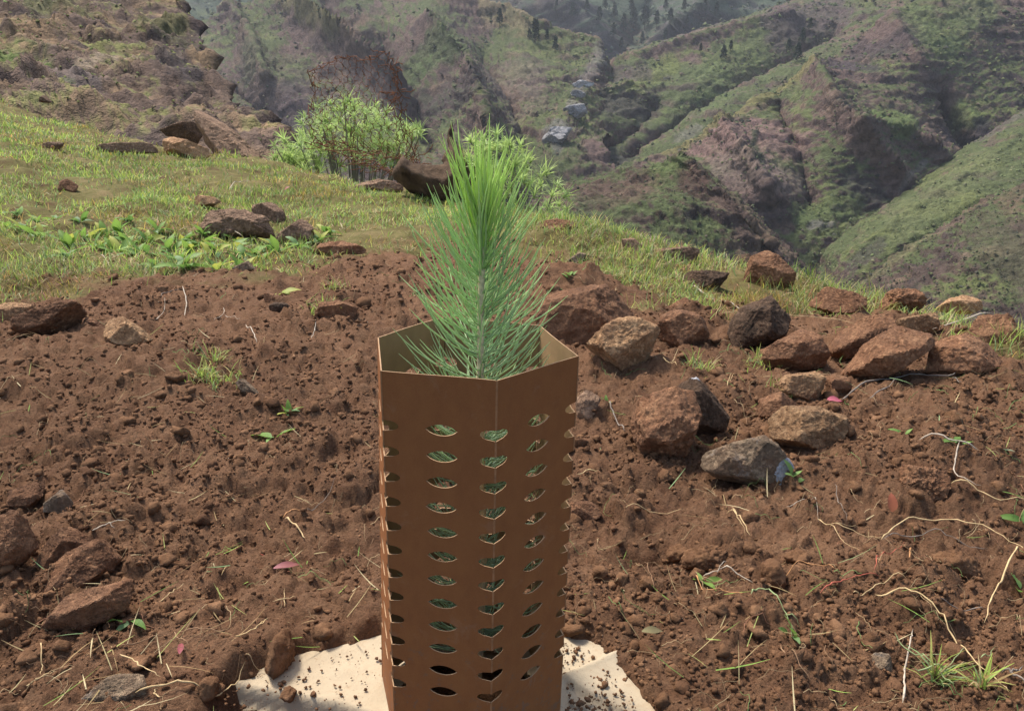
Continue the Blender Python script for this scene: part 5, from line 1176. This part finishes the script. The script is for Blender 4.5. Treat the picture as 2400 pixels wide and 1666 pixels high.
# ------------------------------------------------------------------ dark shade netting, torn and heaped
def heap(pts, dist, label, bulge, name='shade_netting', seed=0):
    p = pxs('2', pts) if name == 'shade_netting' and seed == 0 else pxs('4', pts)
    c0 = p.mean(0); C0 = at(np.array(c0[0]), np.array(c0[1]), np.array(dist)); mpp = ((C0 - CAM) @ FWD) / FPX
    q = np.stack([(p[:, 0] - c0[0]), -(p[:, 1] - c0[1])], 1) * mpp
    fine = []
    for i in range(len(q)):
        a, c_ = q[i], q[(i + 1) % len(q)]
        for t in np.linspace(0, 1, 5)[:-1]: fine.append(a * (1 - t) + c_ * t)
    fine = np.array(fine); fine += np.random.default_rng(3).normal(size=fine.shape) * .004
    lo, hi = fine.min(0), fine.max(0); stp = (hi - lo).max() / 34
    gx_, gy_ = np.meshgrid(np.arange(lo[0], hi[0], stp), np.arange(lo[1], hi[1], stp)); gx_, gy_ = gx_.ravel(), gy_.ravel()
    sd = poly_sd(gx_, gy_, fine); k = sd < -stp * .4
    verts = [Vector(v) for v in fine] + [Vector((a, c_)) for a, c_ in zip(gx_[k], gy_[k])]
    v2, e2, f2, *_ = delaunay_2d_cdt(verts, [(i, (i + 1) % len(fine)) for i in range(len(fine))], [], 1, 1e-7)
    v2 = np.array([v[:] for v in v2]); F = np.array([f for f in f2 if len(f) == 3])
    s_ = -np.minimum(poly_sd(v2[:, 0], v2[:, 1], fine), 0)
    rid = fbm(np.stack([v2[:, 0] * 5, v2[:, 1] * 2.2, v2[:, 0] * 0 + seed], 1), 4, 9, .55, ridged=True)
    dpt = bulge * np.sqrt(np.clip(s_ / (s_.max() + 1e-9), 0, 1)) * (1 + .6 * rid)
    nv = len(v2)
    Vf = v2[:, :1] * RIGHT + v2[:, 1:2] * UP - (dpt)[:, None] * FWD; Vb = v2[:, :1] * RIGHT + v2[:, 1:2] * UP + (dpt * .8 + .004)[:, None] * FWD
    be = [(i, (i + 1) % len(fine)) for i in range(len(fine))]
    Fs = np.array([(a, c_, c_ + nv) for a, c_ in be] + [(a, c_ + nv, a + nv) for a, c_ in be])
    o = link(name, mesh_np(name, np.concatenate([Vf, Vb]), np.concatenate([F, F[:, ::-1] + nv, Fs]), [M['shade_net']], True), label=label, category='netting'); o.location = C0
heap([(905, 1135), (985, 1048), (1060, 1095), (1170, 1105), (1250, 1100), (1243, 1050), (1283, 985), (1274, 930), (1290, 870), (1308, 815), (1318, 870), (1314, 920), (1362, 978), (1450, 1080), (1485, 1200), (1475, 1390), (1280, 1390), (1130, 1340), (1030, 1285), (920, 1195)], 6.7, 'heap of torn dark brown shade netting rising to a sharp tip', .22)
heap([(-60, 330), (60, 300), (150, 300), (240, 278), (215, 330), (150, 375), (60, 400), (-20, 440), (-60, 440)], 4.25, 'scrap of dark mesh netting in the grass at the left edge', .05, seed=1)

# ------------------------------------------------------------------ pines on the far slopes
def pine_mesh(seed):
    r = np.random.default_rng(seed); parts = []
    for k in range(360):
        h = r.random() ** .8; R = (1 - h) ** .75 * .20 * r.uniform(.5, 1.15) + .02; a = r.uniform(0, 6.283)
        c = np.array([R * math.cos(a), R * math.sin(a), .16 + .84 * h]); s_ = .05 * r.uniform(.6, 1.3)
        q = c + r.normal(size=(3, 3)) * s_; parts.append((q, np.array([[0, 1, 2]]), np.tile(np.array([.030, .045, .026]) * r.uniform(.6, 1.5), (3, 1))))
    return join(parts)
PM = []
for s_ in range(4):
    V, F, C = pine_mesh(s_); PM.append(mesh_np('crown', V, F, [M['far_bush']], False, {'col': C}))
V, F = tube(np.array([[0, 0, -.1], [0, 0, .4], [.01, 0, .9]]), np.array([.022, .016, .004]), 6); PT = mesh_np('trunk', V, F, [M['pine_trunk']])
def pine(h_, px_, py_, hpx, label, k, group=None):
    P, N = on_hill(h_, px_, py_)
    hgt = hpx / FPX * np.linalg.norm(P - CAM)
    o = link('pine_tree', None, label=label, category='pine tree', group=group); o.location = P; o.scale = [hgt] * 3; o.rotation_euler = (0, 0, k * 1.7)
    link('crown', PM[k % 4], o); link('trunk', PT, o)
PL, PG = 'small dark pine among others on the distant forested mountainside', 'pines on the distant mountainside'
for k, (a, c_, h_) in enumerate([(1490, 60, 44), (1512, 66, 46), (1470, 70, 34), (1535, 58, 32), (1575, 60, 30), (1645, 44, 26), (1443, 36, 30), (1400, 58, 32), (1344, 26, 30), (1300, 30, 26), (1380, 25, 24), (1600, 30, 26), (1560, 22, 24), (1430, 90, 28), (1500, 100, 26), (1550, 95, 26), (1610, 70, 22), (1680, 20, 22), (1420, 15, 26), (1480, 22, 30), (1525, 20, 28), (1460, 110, 22)]):
    pine('mountain_back', a, c_, h_, PL, k, PG)
for k, (a, c_, h_) in enumerate([(1172, 60, 34)]): pine('hill_across_left', a, c_, h_, 'lone dark pine on the crest above the middle of the opposite slope', k)
for k, (a, c_, h_, t_) in enumerate([(1256, 102, 46, 'tallest dark pine on the crest running down to the stream'), (1302, 118, 30, 'lowest dark pine on the crest running down to the stream'), (1281, 100, 24, 'dark pine between the tallest and the lowest pine on the crest'), (1240, 92, 22, 'small dark pine just above the tallest pine on the crest')]): pine('hill_across_left', a, c_, h_, t_, k + 1, 'pines on the crest')
for k, (a, c_, h_, t_) in enumerate([(1692, 138, 30, 'dark pine on the open green slope right of the stream'), (1716, 118, 22, 'smaller pine just right of the one on the open green slope'), (1867, 145, 38, 'tallest pine of the group high on the right slope'), (1850, 120, 26, 'pine left of the tallest in the group high on the right slope'), (1880, 100, 30, 'pine above the tallest in the group high on the right slope'), (1640, 120, 18, 'tiny lone pine near the skyline of the green slope'), (1900, 70, 24, 'uppermost pine on the purple right slope')]): pine('hill_across_right', a, c_, h_, t_, k + 2, 'pines right of the stream')

# ------------------------------------------------------------------ low scrub on the hillsides
def scrub(name, n, smin, smax, c0, seed, label, var=.35):
    P, qx, qy, N, d = HILLS[name]; r = np.random.default_rng(seed)
    k = (qx > -80) & (qx < 2480) & (qy > -80) & (qy < 800)
    idx = r.choice(np.nonzero(k)[0], n); p = P[idx] + r.normal(size=(n, 3)) * (d[idx] * .0016)[:, None]; dd = d[idx]
    cl = fbm(p / (dd.mean() * .06), 3, seed); kk = r.random(n) < np.clip(.55 + 1.1 * cl, .05, 1); p, dd = p[kk], dd[kk]; n = len(p)
    s_ = dd / FPX * r.uniform(smin, smax, n) * (.6 + .8 * r.random(n) ** 2)
    D = np.array([(1, 0, .1), (-.3, .9, .2), (-.4, -.85, .1), (.1, .1, 1.0), (.5, .6, .6), (-.7, .05, .65)]); F = np.array([(0, 4, 3), (4, 1, 3), (1, 5, 3), (5, 2, 3), (2, 0, 3), (0, 1, 4), (1, 2, 5)])
    a = r.uniform(0, 6.283, n); ca, sa = np.cos(a), np.sin(a)
    L = np.stack([D[None, :, 0] * ca[:, None] - D[None, :, 1] * sa[:, None], D[None, :, 0] * sa[:, None] + D[None, :, 1] * ca[:, None], np.tile(D[:, 2], (n, 1)) * r.uniform(.6, 1.2, (n, 1))], -1) * (1 + r.normal(size=(n, 6, 1)) * .25)
    V = (p[:, None] + L * s_[:, None, None]).reshape(-1, 3)
    Fa = (F[None] + (np.arange(n) * 6)[:, None, None]).reshape(-1, 3)
    C = np.repeat(np.array(c0)[r.integers(0, len(c0), n)] * r.uniform(1 - var, 1 + var, (n, 1)), 6, 0)
    link('hillside_scrub', mesh_np('hillside_scrub', V, Fa, [M['far_bush']], True, {'col': C}), kind='stuff', label=label)
GC = [(.050, .060, .030), (.065, .078, .034), (.085, .092, .040), (.045, .046, .032), (.080, .066, .044)]
scrub('mountain_back', 9000, 2.5, 6, [(.045, .06, .042), (.035, .05, .036), (.07, .08, .05)], 1, 'scrub on the distant mountainside')
scrub('hill_across_left', 9000, 1.5, 5, GC, 2, 'low scrub on the opposite slope')
scrub('hill_across_right', 8000, 1.5, 5, GC, 3, 'low scrub on the slope beyond the stream')
scrub('spur_right', 9000, 1.5, 5, GC, 4, 'low scrub on the long spur')
scrub('slope_right', 9000, .8, 3.2, [(.10, .12, .05), (.08, .10, .045), (.13, .13, .065)], 5, 'low scrub on the pale green slope')
scrub('slope_right_near', 8000, 1, 4, GC, 6, 'low scrub on the brown near slope')
scrub('knoll', 8000, 1, 4, GC, 7, 'low scrub on the rocky knoll')
scrub('hill_left', 7000, 1.2, 4.5, [(.13, .13, .045), (.16, .15, .06), (.10, .12, .04), (.16, .12, .07)], 8, 'low scrub on the brown hillside')
# ------------------------------------------------------------------ haze over the ravine
me = bpy.data.meshes.new('haze')
bm = bmesh.new(); bmesh.ops.create_cube(bm, size=1.0)
for v in bm.verts: v.co = Vector((v.co.x * 5200, (v.co.y + .48) * 2700, -260 if v.co.z < 0 else 1150))
bm.to_mesh(me); bm.free()
hm = bpy.data.materials.new('haze'); hm.use_nodes = True; hm.node_tree.nodes.clear()
pv = hm.node_tree.nodes.new('ShaderNodeVolumePrincipled'); mo = hm.node_tree.nodes.new('ShaderNodeOutputMaterial')
pv.inputs['Density'].default_value = 0.00015; pv.inputs['Color'].default_value = (.82, .86, .93, 1); pv.inputs['Anisotropy'].default_value = 0.2
hm.node_tree.links.new(pv.outputs[0], mo.inputs['Volume']); me.materials.append(hm)
link('haze', me, kind='stuff', label='thin pale haze filling the ravine')
